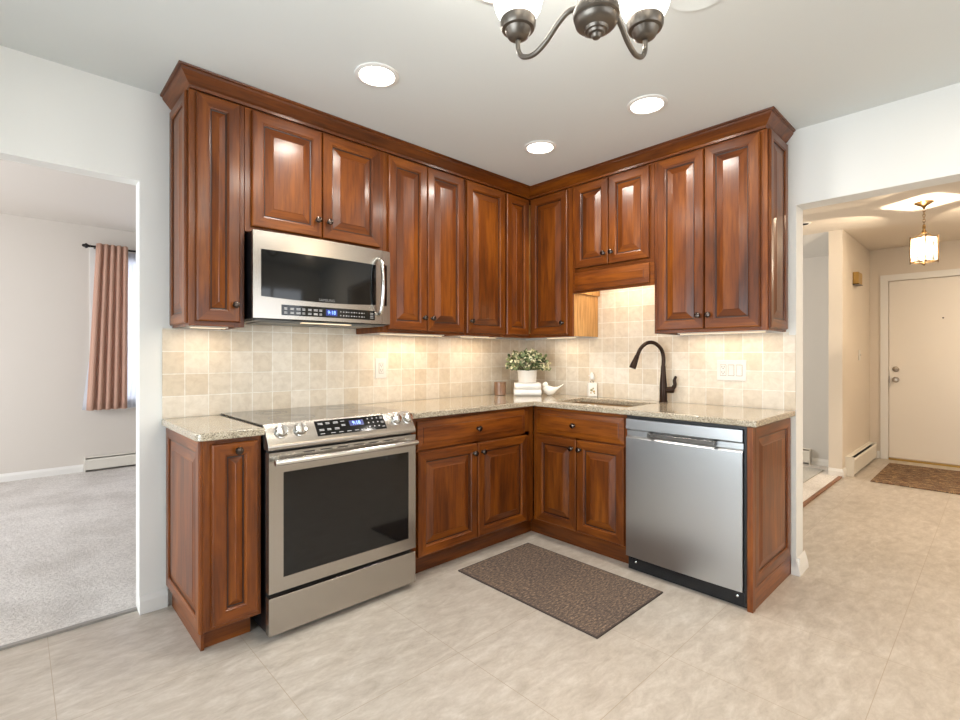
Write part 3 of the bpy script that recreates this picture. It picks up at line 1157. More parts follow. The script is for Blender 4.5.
text('lettering', 'SAMSUNG', .019, PRINT_D, mdoor, (.355, fy(.355) - .0016, 1.5015), (PI / 2, 0, 0))
mb = MB()
bowed(mb, DXR + .002, MW - .001, Z0 + .004, Z1, .016, 0, STEEL, 6)
sp_ = mb.build('side_panel', mw, smooth=True)
mb = MB()
bowed(mb, .694, .724, 1.500, 1.728, .001, -.0012, BLACKGLASS, 4)
mb.build('vent_strip', sp_)
hx = .664
mb = MB()
y_ = fy(hx)
mb.tube(spline([(hx, y_ + .004, 1.760), (hx, y_ - .030, 1.745), (hx, y_ - .048, 1.69), (hx, y_ - .054, 1.61), (hx, y_ - .048, 1.53), (hx, y_ - .030, 1.462), (hx, y_ + .004, 1.447)], 8), .0105, STEEL_B, seg=14)
mb.build('handle', mdoor, smooth=True)
mb = MB().box((.02, -.37, Z0 - .006), (MW - .02, -.03, Z0 - .0003), FILTER)
un = mb.build('underside', mw)
MB().box((.06, -.34, Z0 - .010), (.36, -.12, Z0 - .0062), FILTER).box((.40, -.34, Z0 - .010), (.69, -.12, Z0 - .0062), FILTER).build('grease_filters', un)
MB().box((.25, -.375, Z0 - .009), (.52, -.345, Z0 - .0062), LEDLENS).build('cooktop_lamp', un)

# ------------------------------------------------------------------ dishwasher
dw = thing('dishwasher', 'stainless dishwasher with pocket bar handle under the granite counter', 'dishwasher', (0, -1.3215, 0), R90)
DW = 1.9625 - 1.3215
MB().box((.004, -.600, .03), (DW - .012, -.03, .874), BLACK).build('tub', dw)
mb = MB()
n = 16
rows = []
for k in range(n + 1):
    t_ = k / n
    x = .004 + (DW - .022) * t_
    bow = .006 * (1 - (2 * t_ - 1) ** 2)
    rows.append(mb.verts([(x, -.602, .085), (x, -.640 - bow, .085), (x, -.640 - bow, .755), (x, -.626 - bow, .768), (x, -.626 - bow, .795),
                          (x, -.640 - bow, .806), (x, -.640 - bow, .862), (x, -.602, .862)]))
for k in range(n):
    for q in range(8):
        mb.face([rows[k][q], rows[k + 1][q], rows[k + 1][(q + 1) % 8], rows[k][(q + 1) % 8]], STEEL_DW)
mb.face(rows[0], STEEL_DW)
mb.face(rows[-1][::-1], STEEL_DW)
dd = mb.build('door', dw, smooth=True)
mb = MB()
BAR = plain('satin_bar_steel', srgb(128, 126, 123), 0.24, 1.0)
mb.box((.146, -.668, .772), (.504, -.656, .797), BAR)
mb.box((.146, -.656, .772), (.166, -.628, .797), BAR).box((.484, -.656, .772), (.504, -.628, .797), BAR)
mb.build('handle', dd, bevel=.003)
mb = MB().box((.0, -.622, .864), (DW - .004, -.598, .8785), BLACK).box((DW - .0145, -.624, .03), (DW - .004, -.598, .864), BLACK)
mb.build('trim_seal', dw)
kk = MB().box((.004, -.600 - .012, .004), (DW - .004, -.601, .082), KICKBLACK).build('kick_plate', dw)
for kx in (.05, DW - .05):
    MB().lathe([(.006, 0), (.006, .002), (.003, .003)], STEEL_B, org=(kx, -.6121, .05), axis=(0, -1, 0), seg=12).build('screw', kk)

# ------------------------------------------------------------------ faucet
FX, FY_ = -.083, -1.272
fa = thing('faucet', 'oil-rubbed bronze gooseneck faucet standing behind the sink', 'faucet', (FX, FY_, CT))
MB().lathe([(.028, .0005), (.028, .006), (.0245, .012), (.0235, .10), (.021, .14), (.017, .19), (.0145, .24)], BRONZE, seg=24).build('body', fa, smooth=True)
dxy = Vector((-.80, .60, 0)).normalized()
P = [(0, 0, .235)] + [tuple(dxy * a + Vector((0, 0, z))) for a, z in ((.0, .30), (.018, .352), (.062, .388), (.112, .388), (.155, .352), (.180, .300))]
mb = MB()
mb.tube(spline(P, 8), .0125, BRONZE, seg=16)
mb.build('spout', fa, smooth=True)
a0, a1 = dxy * .178 + Vector((0, 0, .306)), dxy * .212 + Vector((0, 0, .224))
mb = MB()
pts = [a0.lerp(a1, t_) for t_ in (0, .06, .3, .7, .97, 1)]
mb.tube(pts, [.0135, .015, .0165, .021, .022, .019], BRONZE, seg=18)
mb.build('spray_head', fa, smooth=True)
side = Vector((.45, -.89, 0)).normalized()
mb = MB()
mb.tube([side * .018 + Vector((0, 0, .080)), side * .05 + Vector((0, 0, .082)), side * .062 + Vector((0, 0, .083)), side * .068 + Vector((0, 0, .083))], [.019, .021, .021, .014], BRONZE, seg=18)
mb.tube(spline([side * .056 + Vector((0, 0, .088)), side * .070 + Vector((0, 0, .115)), side * .068 + Vector((0, 0, .145)), side * .078 + Vector((0, 0, .172))], 5),
        [.013] * 5 + [.0115] * 6 + [.010, .0095, .009, .0085, .008], BRONZE, seg=12)
mb.build('lever_handle', fa, smooth=True)

# ------------------------------------------------------------------ things on the counter
tz = CT + .0006
# two folded towels under the pot
def towel(z, label, w, d, h):
    mb = MB()
    n = 10
    sec = []
    # folded edge rounded at the front (-y): stadium sections in y,z with two layers
    for lay in range(1):
        hh = h - .0004
        zc = hh / 2
        poly = [(d / 2, zc - hh / 2)] + [(-d / 2 + hh / 2 - hh / 2 * math.cos(a_), zc + hh / 2 * math.sin(a_)) for a_ in [-PI / 2 + k * PI / 8 for k in range(9)]] + [(d / 2, zc + hh / 2)]
        mb.prism(poly, 'x', -w / 2, w / 2, TOWELM)
    o = mb.build('folded_towel', None, loc=(-.305, -.285, z), rot=(0, 0, -PI / 4), bevel=.004)
    return tag(o, label, 'towel', 'folded towels under the pot')
towel(tz, 'folded white towel at the bottom of the pair under the potted plant', .205, .15, .050)
towel(tz + .0505, 'folded white towel on top of the pair, carrying the plant pot', .198, .145, .046)
pz = tz + .0972
pt = thing('potted_plant', 'leafy green and cream plant in a white pot standing on folded towels', 'plant', (-.30, -.28, pz))
mb = MB()
mb.lathe([(.064, 0), (.068, .004), (.071, .045), (.073, .082), (.076, .084), (.076, .096), (.069, .096), (.066, .07)], CERAMIC, seg=32)
mb.lathe([(.0655, .068), (.0005, .072)], plain('dark_potting_soil', srgb(60, 46, 34), .95), seg=24)
mb.build('pot', pt, smooth=True)
rnd = random.Random(5)
lf, st = MB(), MB()
buds = MB()
for k in range(400):
    # directions over a flattened dome
    th = rnd.uniform(0, 2 * PI)
    el = math.asin(rnd.uniform(-.4, 1))
    rr = rnd.uniform(.5, 1.08)
    ctr_ = Vector((math.cos(th) * math.cos(el) * .162 * rr, math.sin(th) * math.cos(el) * .162 * rr, .138 + math.sin(el) * .118 * rr))
    if k % 6 == 0:
        st.tube(spline([(ctr_.x * .12, ctr_.y * .12, .07), (ctr_.x * .5, ctr_.y * .5, .11), tuple(ctr_)], 3), .0014, STEMM, seg=5)
    a_ = Vector((rnd.gauss(0, 1), rnd.gauss(0, 1), rnd.gauss(.4, 1))).normalized()
    b_ = a_.orthogonal().normalized()
    b_.rotate(Matrix.Rotation(rnd.uniform(0, 6.28), 3, a_))
    c_ = a_.cross(b_)
    L = rnd.uniform(.022, .04)
    wd = L * .38
    if k % 4 == 0:
        # a cream flower bud cluster
        for q in range(4):
            p = ctr_ + Vector((rnd.gauss(0, .006), rnd.gauss(0, .006), rnd.gauss(.004, .005)))
            buds.lathe([(.001, -.005), (.0070, -.002), (.0080, .001), (.005, .005), (.0005, .006)], LEAF_C, org=p, axis=tuple(a_), seg=6)
    mt = LEAF_A if rnd.random() < .6 else LEAF_B
    pts = [ctr_ - b_ * L * .5, ctr_ - b_ * L * .15 + c_ * wd + a_ * .002, ctr_ + b_ * L * .2 + c_ * wd * .85, ctr_ + b_ * L * .55 - a_ * .003,
           ctr_ + b_ * L * .2 - c_ * wd * .85, ctr_ - b_ * L * .15 - c_ * wd + a_ * .002, ctr_ - a_ * .003]
    i = lf.verts(pts)
    for q in range(6):
        lf.face([i[6], i[q], i[(q + 1) % 6]], mt)
lf.build('foliage', pt)
st.build('stems', pt)
fb = buds.build('flower_buds', pt, smooth=True)
fb['label'] = 'pale cream buds'
fb['kind'] = 'stuff'

# small brown glass cup
cd = MB()
cd.lathe([(.042, 0), (.046, .003), (.047, .100), (.0445, .100), (.043, .012), (.0005, .010)], CANDLE, seg=28)
cd.lathe([(.0425, .055), (.040, .057), (.0005, .057)], plain('cream_wax', srgb(196, 168, 138), .5), seg=24)
tag(cd.build('candle_cup', None, loc=(-.43, -.115, tz), smooth=True), 'small smoky brown glass candle cup left of the plant', 'candle')

# bird figurine: one lofted body from breast to tail
bd = MB()
spine = [(-.052, .052, .003, .003), (-.046, .052, .014, .014), (-.034, .048, .030, .032), (-.014, .040, .037, .040), (.008, .037, .036, .037), (.028, .040, .029, .029), (.046, .048, .019, .018),
         (.064, .060, .012, .010), (.084, .073, .010, .006), (.100, .083, .009, .0045), (.104, .086, .002, .002)]
rings = []
for x, z, ry, rz in spine:
    rings.append(bd.verts([(x, ry * math.cos(2 * PI * k / 16), max(0.0, z + rz * math.sin(2 * PI * k / 16))) for k in range(16)]))
for j in range(len(rings) - 1):
    for k in range(16):
        bd.face([rings[j][k], rings[j][(k + 1) % 16], rings[j + 1][(k + 1) % 16], rings[j + 1][k]], CERAMIC)
bd.face(rings[0][::-1], CERAMIC)
bd.face(rings[-1], CERAMIC)
hd = [(.001, -.024), (.012, -.021), (.020, -.012), (.0225, 0), (.020, .012), (.012, .020), (.001, .0235)]
bd.lathe(hd, CERAMIC, org=(-.034, 0, .082), axis=(0, 0, 1), seg=16)
bd.tube([(-.050, 0, .084), (-.060, 0, .082), (-.066, 0, .080)], [.006, .0035, .0008], CERAMIC, seg=8)
o = bd.build('bird_figurine', None, loc=(-.205, -.425, tz), rot=(0, 0, -.80), smooth=True)
tag(o, 'white ceramic bird figurine with raised tail beside the plant', 'figurine')
md = o.modifiers.new('round', 'SUBSURF')
md.levels = 1
md.render_levels = 2

# soap bottle
sb = thing('soap_dispenser', 'white square soap dispenser with printed flowers behind the sink', 'soap dispenser', (-.050, -.700, tz), -PI / 4)
bt = MB().box((-.034, -.022, 0), (.034, .022, .104), CERAMIC).build('bottle', sb, bevel=.006, bseg=3)
mb = MB()
for (px_, pz_, rr, mt) in ((-.008, .050, .010, MOTIF), (.009, .040, .009, MOTIF_G), (.004, .062, .007, MOTIF), (-.012, .030, .006, MOTIF_G), (.014, .026, .005, MOTIF)):
    mb.lathe([(rr, 0), (rr * .9, .0008), (.0005, .001)], mt, org=(px_, -.0222, pz_), axis=(0, -1, 0), seg=7)
mb.build('flower_print', bt)
MB().lathe([(.013, .104), (.013, .114), (.009, .116), (.006, .120), (.006, .142)], CLEARG, seg=16).build('neck', sb, smooth=True)
mb = MB().lathe([(.016, .128), (.019, .132), (.019, .150), (.014, .166), (.007, .178), (.0005, .180)], WHITE, seg=18)
mb.tube([(0, 0, .158), (-.018, -.012, .160), (-.028, -.018, .154)], .004, WHITE, seg=8)
mb.build('pump', sb, smooth=True)

# ------------------------------------------------------------------ outlets and switches
FRAMELINE = plain('grey_device_outline', srgb(140, 132, 120), 0.6)
def device_plate(name, label, cat, loc, rotz, gangs, w, h):
    o = thing(name, label, cat, loc, rotz)
    pl = MB().box((-w / 2, -.006, -h / 2), (w / 2, -.0002, h / 2), WHITE).build('cover_plate', o, bevel=.002)
    gw = .046
    x0 = -gw * (len(gangs) - 1) / 2
    for k, g in enumerate(gangs):
        x = x0 + k * gw
        MB().box((x - .0175, -.0068, -.034), (x + .0175, -.0062, .034), FRAMELINE).build('device_frame', o)
        if g == 's':
            MB().prism([(-.0068, -.0315), (-.0100, -.0315), (-.0078, 0), (-.0100, .0315), (-.0068, .0315)], 'x', x - .0150, x + .0150, WHITE).build('rocker', o)
        else:
            rc = MB().box((x - .016, -.0085, -.032), (x + .016, -.0069, .032), WHITE).build('receptacle', o, bevel=.001)
            sm = MB()
            for zz in (-.016, .016):
                sm.box((x - .008, -.0092, zz), (x - .0055, -.0086, zz + .009), SLOTM).box((x + .0055, -.0092, zz), (x + .008, -.0086, zz + .009), SLOTM)
                sm.lathe([(.0028, 0), (.0028, .0006)], SLOTM, org=(x, -.0086, zz - .006), axis=(0, -1, 0), seg=10)
            sm.build('slots', rc)
    return o
device_plate('wall_outlet', 'white wall outlet on the tile right of the range', 'outlet', (-1.436, -.0118, 1.138), 0, ['o'], .082, .128)
device_plate('outlet_switch_plate', 'white three-gang plate with one outlet and two rockers above the dishwasher', 'switch', (-.0118, -1.670, 1.131), R90, ['o', 's', 's'], .168, .124)

# ------------------------------------------------------------------ under-cabinet lights
def strip(loc, rotz, length, power, label):
    o = thing('under_cabinet_light', label, 'light', loc, rotz, 'under-cabinet light bars')
    MB().box((-length / 2, -.02, -.012), (length / 2, .02, -.0005), WHITE).build('housing', o)
    MB().box((-length / 2 + .01, -.008, -.0145), (length / 2 - .01, .008, -.0122), LEDLENS).build('lens', o)
    light('strip_light', 'AREA', (0, 0, -.017), power, WARM, length - .02, .02, aim=(0, .0, -1), parent=o)
    return o
SZ = UB + .0115
strip((-2.49, -.16, SZ), 0, .17, .6, 'slim warm light bar under the narrow left wall cabinet')
strip((-1.29, -.16, SZ), 0, .50, 1.6, 'slim warm light bar under the cabinet right of the microwave')
strip((-.70, -.16, SZ), 0, .36, 1.0, 'slim warm light bar under the single-door cabinet by the corner')
strip((-.16, -.50, SZ), R90, .28, .7, 'slim warm light bar under the corner cabinet')
strip((-.13, -1.65, SZ), R90, .50, 1.0, 'slim warm light bar under the cabinet above the dishwasher')
strip((-.17, -1.035, 1.811), R90, .42, 2.4, 'slim warm light bar behind the valance over the sink')
light('microwave_lamp_light', 'AREA', (MX0 + .385, -.33, Z0 - .012), .9, SOFT, .26, .03, aim=(0, .25, -1))

# ------------------------------------------------------------------ recessed ceiling lights
def can(x, y, label, p=7, color=SOFT):
    o = thing('recessed_light', label, 'ceiling light', (x, y, H), 0, 'recessed ceiling lights')
    mb = MB()
    mb.lathe([(.098, -.0004), (.097, -.005), (.080, -.009), (.077, -.006), (.076, -.0004)], WHITE_TRIM, seg=40, cap=False)
    mb.build('trim_ring', o, smooth=True)
    MB().lathe([(.0755, -.0006), (.0745, -.0035), (.0005, -.0045)], LAMPGLOW, seg=40).build('lens', o, smooth=True)
    light('can_light', 'AREA', (0, 0, -.012), p, color, .14, shape='DISK', aim=(0, 0, -1), parent=o)
    return o
can(-1.986, -.868, 'lit recessed ceiling light nearest the range, above the microwave cabinet')
can(-.863, -.878, 'lit recessed ceiling light near the inner corner of the cabinets')
can(-.863, -1.573, 'lit recessed ceiling light in front of the right-hand cabinets')
can(-1.986, -1.62, 'unseen recessed ceiling light added over the middle of the floor')  # out of view, added at the open spot of the ceiling grid
can(1.5, -3.2, 'added unseen recessed light brightening the hall just past the opening', 22, (1, .76, .52))  # out of view, added as hall fill
can(3.1, -3.3, 'added unseen recessed light brightening the hall near the front door', 20, (1, .76, .52))  # second unseen lamp added to lift the hall
can(-.9, -3.7, 'added unseen recessed light behind the camera, warming the hall-side floor', 26, (1, .78, .55))  # unseen lamp added to warm the floor on the right

# round ceiling vent behind the chandelier
o = MB().lathe([(.105, -.0005), (.104, -.004), (.09, -.006), (.086, -.004), (.07, -.0055), (.066, -.0035), (.048, -.005), (.044, -.003), (.0005, -.0035)], CEILM, seg=48).build('ceiling_vent', None, loc=(-1.452, -2.080, H), smooth=True)
tag(o, 'round ridged white ceiling vent at the top edge, right of the chandelier', 'vent')

# ------------------------------------------------------------------ chandelier
fw2 = Vector((math.cos(.8127), math.sin(.8127), 0))
rt2 = Vector((fw2.y, -fw2.x, 0))
hub = Vector(cam.location) + fw2 * 1.176 + rt2 * .2724
hub.z = 0
ch = thing('chandelier', 'pewter grey chandelier with curved arms and lit frosted bell shades', 'chandelier', (hub.x, hub.y, 0))
mb = MB()
mb.lathe([(0.0004, 1.976), (0.0084, 1.977), (0.0118, 1.981), (0.0126, 1.986), (0.0185, 1.987), (0.0210, 1.992), (0.0260, 1.993), (0.0286, 1.999), (0.0420, 2.003), (0.0487, 2.010), (0.0512, 2.018), (0.0487, 2.022),
          (0.0538, 2.026), (0.0554, 2.036), (0.0504, 2.050), (0.0420, 2.066), (0.0302, 2.085), (.020, 2.105), (.014, 2.13), (.014, 2.20)], PEWTER, seg=36)
mb.build('hub', ch, smooth=True)
MB().tube([(0, 0, 2.195), (0, 0, 2.3), (0, 0, 2.458)], .007, PEWTER, seg=12).build('stem', ch, smooth=True)
MB().lathe([(.02, 2.440), (.055, 2.455), (.062, 2.470), (.062, 2.4805)], PEWTER, seg=32).build('canopy', ch, smooth=True)
Rr = .246
for k in range(4):
    ang = .8127 + PI / 4 + k * PI / 2
    d_ = Vector((math.cos(ang), math.sin(ang), 0))
    zc = 2.084
    P = [d_ * .030 + Vector((0, 0, 2.066)), d_ * .075 + Vector((0, 0, 2.080)), d_ * .110 + Vector((0, 0, 2.066)), d_ * .150 + Vector((0, 0, 2.036)),
         d_ * .190 + Vector((0, 0, 2.021)), d_ * .228 + Vector((0, 0, 2.031)), d_ * .245 + Vector((0, 0, 2.056)), d_ * Rr + Vector((0, 0, zc + .004))]
    ar = MB().tube(spline(P, 6), .0068, PEWTER, seg=12).build('arm', ch, smooth=True)
    org = d_ * Rr
    MB().lathe([(.008, zc - .001), (.016, zc), (.028, zc + .008), (.034, zc + .022), (.036, zc + .026), (.044, zc + .028), (.048, zc + .036), (.049, zc + .052), (.046, zc + .056), (.032, zc + .052)], PEWTER,
               org=org, seg=28).build('cup', ar, smooth=True)
    MB().lathe([(.036, zc + .053), (.050, zc + .062), (.062, zc + .085), (.069, zc + .115), (.073, zc + .15), (.075, zc + .185), (.072, zc + .186), (.070, zc + .15), (.057, zc + .088), (.030, zc + .056)],
               SHADE, org=org, seg=32, cap=False).build('shade', ar, smooth=True)
    light('chandelier_bulb', 'POINT', (org.x, org.y, zc + .20), 3.5, SOFT, .03, parent=ch)

# ------------------------------------------------------------------ rugs
mb = MB().box((-.292, -.452, .0015), (.292, .452, .008), RUGM)
ru = thing('kitchen_rug', 'taupe woven rug lying on the vinyl floor in front of the sink cabinets', 'rug', (-1.05, -1.143, 0), .0)
mb.build('woven_field', ru)
mb = MB()
for lo, hi in (((-.299, -.459, .0008), (-.2922, .459, .0075)), ((.2922, -.459, .0008), (.299, .459, .0075)), ((-.2922, -.459, .0008), (.2922, -.4522, .0075)), ((-.2922, .4522, .0008), (.2922, .459, .0075))):
    mb.box(lo, hi, RUGB)
mb.build('binding', ru)
mt = MB().box((2.84, -2.95, .001), (4.02, -1.92, .009), DOORMATM).build('door_mat', bevel=.002)
tag(mt, 'brown patterned mat lying in front of the white front door', 'mat')
gr = MB().box((.9, -1.505, .0125), (3.02, .6, .020), GREYRUG).build('area_rug', bevel=.002)
tag(gr, 'grey area rug on the pale carpet beyond the right-hand opening', 'rug')

# ------------------------------------------------------------------ living room
rod = thing('curtain_rod', 'black curtain rod with finial above the living room window', 'curtain rod', (0, 0, 0))
ry, rz = 3.70, 2.355
MB().tube([(-2.60, ry, rz), (-1.6, ry, rz), (-.60, ry, rz)], .011, RODM, seg=12).build('pole', rod, smooth=True)
for sx, sg in ((-2.60, -1), (-.60, 1)):
    MB().lathe([(.011, 0), (.018, .004), (.010, .010), (.016, .018), (.026, .032), (.026, .040), (.014, .054), (.018, .060), (.008, .068), (.001, .072)], RODM, org=(sx, ry, rz), axis=(sg, 0, 0), seg=16).build('finial', rod, smooth=True)
    bx_ = sx - sg * .04
    MB().tube([(bx_, ry + .005, rz - .004), (bx_, YF - .004, rz - .004)], .008, RODM, seg=8).lathe([(.022, 0), (.020, .004)], RODM, org=(bx_, YF - .001, rz - .004), axis=(0, -1, 0), seg=16).build('bracket', rod, smooth=True)


def drape(name, x0t, x1t, x0b, x1b, y, zt, zb, nf, amp, mat, th=.003):
    mb = MB()
    nu, nv = nf * 10, 16
    grid = []
    rr_ = random.Random(3)
    ph = [rr_.uniform(-.4, .4) for _ in range(nf + 2)]
    for v_ in range(nv + 1):
        t_ = v_ / nv
        z = zt + (zb - zt) * t_
        row = []
        for u_ in range(nu + 1):
            s_ = u_ / nu
            x = (x0t + (x1t - x0t) * s_) * (1 - t_) + (x0b + (x1b - x0b) * s_) * t_
            a_ = s_ * nf * 2 * PI + ph[int(s_ * nf)] * t_ * .5
            row.append((x + .2 * amp * math.sin(2 * a_), y + amp * math.cos(a_) * (.75 + .25 * t_), z))
        grid.append(mb.verts(row))
    for v_ in range(nv):
        for u_ in range(nu):
            mb.face([grid[v_][u_], grid[v_][u_ + 1], grid[v_ + 1][u_ + 1], grid[v_ + 1][u_]], mat)
    o = mb.build(name, smooth=True)
    so = o.modifiers.new('cloth', 'SOLIDIFY')
    so.thickness = th
    return o
dro = drape('curtain', -2.555, -2.285, -2.635, -2.29, 3.655, 2.385, .655, 5, .028, DRAPE)
tag(dro, 'dusty pink drape gathered at the left end of the living room window', 'curtain')
dro2 = drape('sheer_curtain', -2.48, -.68, -2.665, -.68, 3.742, 2.34, .655, 26, .012, SHEER, .001)
tag(dro2, 'white sheer curtain hanging across the living room window', 'curtain')


def heater(label, loc, rotz, L, h=.150, d=.062, z=0.0):
    o = thing('baseboard_heater', label, 'heater', loc, rotz)
    mb = MB()
    mb.prism([(-.001, .015), (-.001, h), (-d * .55, h), (-d * .62, h - .006), (-.012, h - .022), (-.012, .015)], 'x', 0, L, HEATERM)
    mb.build('back_panel', o)
    mb = MB()
    mb.prism([(-d, .022), (-d, h - .030), (-d * .85, h - .018), (-d * .80, h - .022), (-d + .006, h - .034), (-d + .006, .022)], 'x', .004, L - .004, HEATERM)
    mb.build('front_panel', o)
    MB().box((.01, -d * .8, .028), (L - .01, -.014, h - .045), SLOTM).build('heating_fins', o)
    for x0, x1 in ((-.004, .003), (L - .003, L + .004)):
        MB().box((x0, -d - .001, .001), (x1, -.001, h + .001), HEATERM).build('end_cap', o)
    return o
heater('cream baseboard heater under the curtained living room window', (-2.640, YF, .008), 0, 1.9, h=.148)
heater('cream baseboard heater along the hall wall beside the front door', (2.955, -1.70, 0), 0, 1.28, h=.195, d=.075)
heater('small cream baseboard heater on the far wall beyond the grey rug', (3.27, -.50, .012), R90, .83, h=.17)

# ------------------------------------------------------------------ hall
fd = struct(MB().box((XF + .02, DYR + .004, .024), (XF + .06, DYL - .004, DZT - .004), DOORM).build('door_1'))
mb = MB()
cw = .072
mb.box((XF - .018, DYL + .001, 0.001), (XF - .0005, DYL + cw, DZT + cw), WHITE_TRIM).box((XF - .018, DYR - cw, 0.001), (XF - .0005, DYR - .001, DZT + cw), WHITE_TRIM)
mb.box((XF - .018, DYR - .001, DZT + .001), (XF - .0005, DYL + .001, DZT + cw), WHITE_TRIM)
struct(mb.build('trim_door'))
struct(MB().box((XF - .02, DYR + .003, 0.0008), (XF + .098, DYL - .003, .020), plain('brass_threshold', srgb(176, 138, 70), .35, .8)).build('trim_threshold'))
for zz, nm in ((.938, 'door_knob'), (1.062, 'deadbolt')):
    pf = [(.034, 0), (.034, .006), (.013, .010), (.013, .030), (.026, .038), (.029, .052), (.022, .062), (.0005, .065)] if nm == 'door_knob' else [(.032, 0), (.031, .010), (.022, .016), (.0005, .018)]
    MB().lathe(pf, SATIN, org=(XF + .0198, -1.940, zz), axis=(-1, 0, 0), seg=24).build(nm, fd, smooth=True)
MB().lathe([(.008, 0), (.007, .003), (.0005, .0035)], BRONZE, org=(XF + .0198, -2.346, 1.64), axis=(-1, 0, 0), seg=14).build('peephole', fd)
MB().box((XF + .010, DYL - .006, .90), (XF + .0198, DYL - .0045, .98), BRONZE).build('latch_plate', fd)

cmm = thing('door_chime', 'gold-toned chime box high on the hall wall', 'chime', (3.415, -1.701, 1.985))
MB().box((-.10, -.052, 0), (.10, -.0005, .125), CHIMEBRASS).build('cover', cmm, bevel=.006)
MB().box((-.104, -.056, -.008), (.104, -.0005, -.0005), BRONZE).build('base_trim', cmm)
lsw = thing('light_switch', 'small white light switch on the hall wall below the chime', 'switch', (3.66, -1.7002, 1.225))
MB().box((-.036, -.007, -.058), (.036, -.0003, .058), WHITE).build('cover_plate', lsw, bevel=.002)
MB().prism([(-.0072, -.012), (-.022, .008), (-.018, .013), (-.0072, .006)], 'x', -.005, .005, WHITE).build('toggle', lsw)

# lantern pendant
LX, LY = 2.26, -2.356
ln = thing('lantern_pendant', 'lit brass and glass lantern hanging on a chain in the hall', 'pendant light', (LX, LY, 0))
MB().lathe([(.064, 2.4805), (.064, 2.474), (.045, 2.462), (.018, 2.448), (.008, 2.435), (.006, 2.425)], BRASS, seg=28).build('canopy', ln, smooth=True)
mb = MB()
zt = 2.428
for q in range(7):
    zc_ = zt - .013 - q * .0215
    ringp = []
    for k in range(13):
        a_ = 2 * PI * k / 12
        if q % 2:
            ringp.append((.0075 * math.cos(a_), 0, zc_ + .0155 * math.sin(a_)))
        else:
            ringp.append((0, .0075 * math.cos(a_), zc_ + .0155 * math.sin(a_)))
    mb.tube(ringp, .0022, BRASS, seg=6, cap=False)
mb.build('chain', ln, smooth=True)
mb = MB()
mb.lathe([(.006, 2.292), (.010, 2.285), (.012, 2.270), (.007, 2.258), (.014, 2.246), (.016, 2.232), (.010, 2.222)], BRASS, seg=16)
hw, zt_, zb_ = .069, 2.192, 1.992
corners = [Vector((hw * math.cos(a_), hw * math.sin(a_), 0)) * 1.25 for a_ in (3.36, 3.36 + PI / 2, 3.36 + PI, 3.36 + 3 * PI / 2)]
for k in range(4):
    p, q = corners[k], corners[(k + 1) % 4]
    for z_ in (zt_, zb_):
        mb.tube([(p.x, p.y, z_), ((p.x + q.x) / 2, (p.y + q.y) / 2, z_), (q.x, q.y, z_)], .0048, BRASS, seg=8)
    mb.tube([(p.x, p.y, zb_), (p.x, p.y, 2.09), (p.x, p.y, zt_)], .0048, BRASS, seg=8)
    mb.tube(spline([(p.x, p.y, zt_), (p.x * .55, p.y * .55, zt_ + .012), (p.x * .15, p.y * .15, 2.238)], 5), .0026, BRASS, seg=8)
    mb.tube(spline([(p.x, p.y, zb_), (p.x * .5, p.y * .5, zb_ - .008), (0, 0, zb_ - .010)], 5), .0035, BRASS, seg=8)
    mb.lathe([(.0005, -.012), (.006, -.008), (.0005, 0)], BRASS, org=(p.x, p.y, zb_ - .002), seg=8)
    mb.lathe([(.0005, .012), (.006, .006), (.0055, 0)], BRASS, org=(p.x, p.y, zt_ + .002), seg=8)
mb.lathe([(.0005, -.030), (.007, -.022), (.009, -.012), (.004, -.004)], BRASS, org=(0, 0, zb_ - .004), seg=12)
mb.build('frame', ln, smooth=True)
mb = MB()
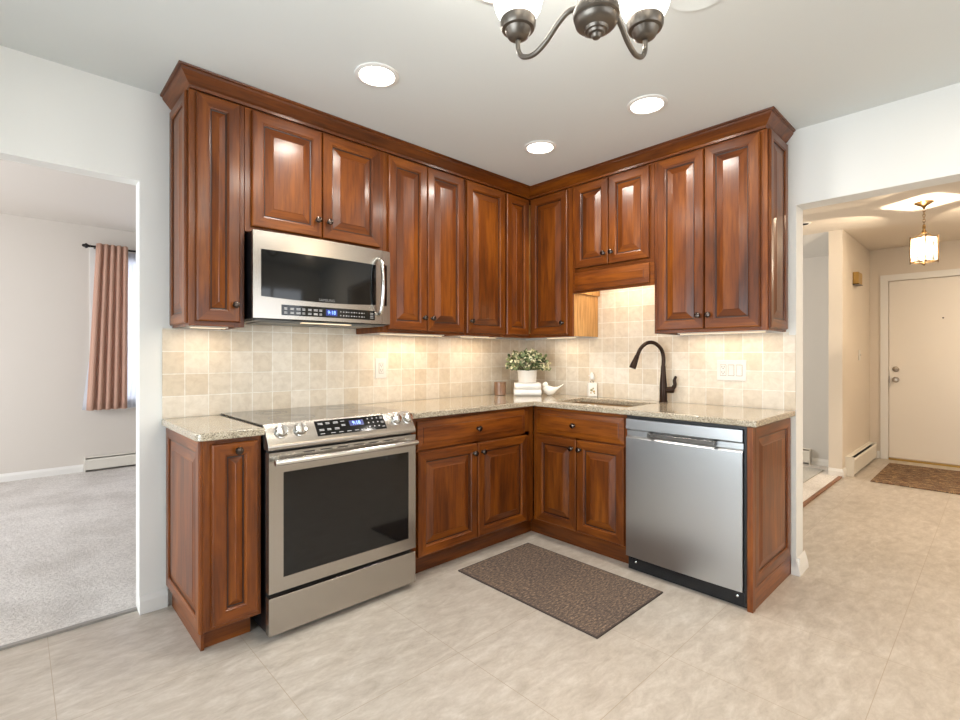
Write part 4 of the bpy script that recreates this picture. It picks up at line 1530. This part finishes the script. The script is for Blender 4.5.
for k in range(4):
    p, q = corners[k] * .97, corners[(k + 1) % 4] * .97
    n_ = ((p + q) / 2).normalized() * .002
    i = mb.verts([(p.x, p.y, zb_ + .004), (q.x, q.y, zb_ + .004), (q.x, q.y, zt_ - .004), (p.x, p.y, zt_ - .004),
                  (p.x - n_.x, p.y - n_.y, zb_ + .004), (q.x - n_.x, q.y - n_.y, zb_ + .004), (q.x - n_.x, q.y - n_.y, zt_ - .004), (p.x - n_.x, p.y - n_.y, zt_ - .004)])
    for qd in ((0, 1, 2, 3), (7, 6, 5, 4), (0, 4, 5, 1), (2, 6, 7, 3)):
        mb.face([i[z_] for z_ in qd], SEEDED)
mb.build('glass_panels', ln)
for k in range(3):
    a_ = k * 2 * PI / 3 + .3
    ox, oy = .024 * math.cos(a_), .024 * math.sin(a_)
    cdl = MB().lathe([(.0095, 2.000), (.0095, 2.055), (.006, 2.056)], CERAMIC, org=(ox, oy, 0), seg=12).build('candle_sleeve', ln)
    MB().lathe([(.006, 2.056), (.013, 2.074), (.014, 2.088), (.008, 2.112), (.001, 2.128)], BULB, org=(ox, oy, 0), seg=12).build('bulb', cdl, smooth=True)
light('lantern_bulb', 'POINT', (0, 0, 2.085), 55, (1.0, .85, .68), .012, parent=ln)

# small dark-centred ceiling spot in the hall
o = MB().lathe([(.060, -.0005), (.058, -.006), (.040, -.008), (.036, -.002), (.0005, -.001)], SLOTM, seg=28, mats=[WHITE_TRIM, WHITE_TRIM, SLOTM, SLOTM]).build('hall_spotlight', None, loc=(2.30, -1.495, H), smooth=True)
tag(o, 'small dark-centred ceiling spot by the top left corner of the right-hand opening', 'ceiling light')

# turned white post glimpsed past the wall end
ps = thing('turned_post', 'white turned post with square top, glimpsed past the wall end beyond the grey rug', 'post', (2.33, -1.405, .0205))
MB().box((-.022, -.022, .670), (.022, .022, .722), WHITE_TRIM).build('cap', ps, bevel=.003)
pf = [(.020, 0)]
for k in range(11):
    z_ = .02 + k * .059
    pf += [(.012, z_), (.019, z_ + .018), (.021, z_ + .03), (.019, z_ + .042), (.012, z_ + .056)]
pf += [(.016, .669)]
MB().lathe(pf, WHITE_TRIM, seg=16).build('spindle', ps, smooth=True)
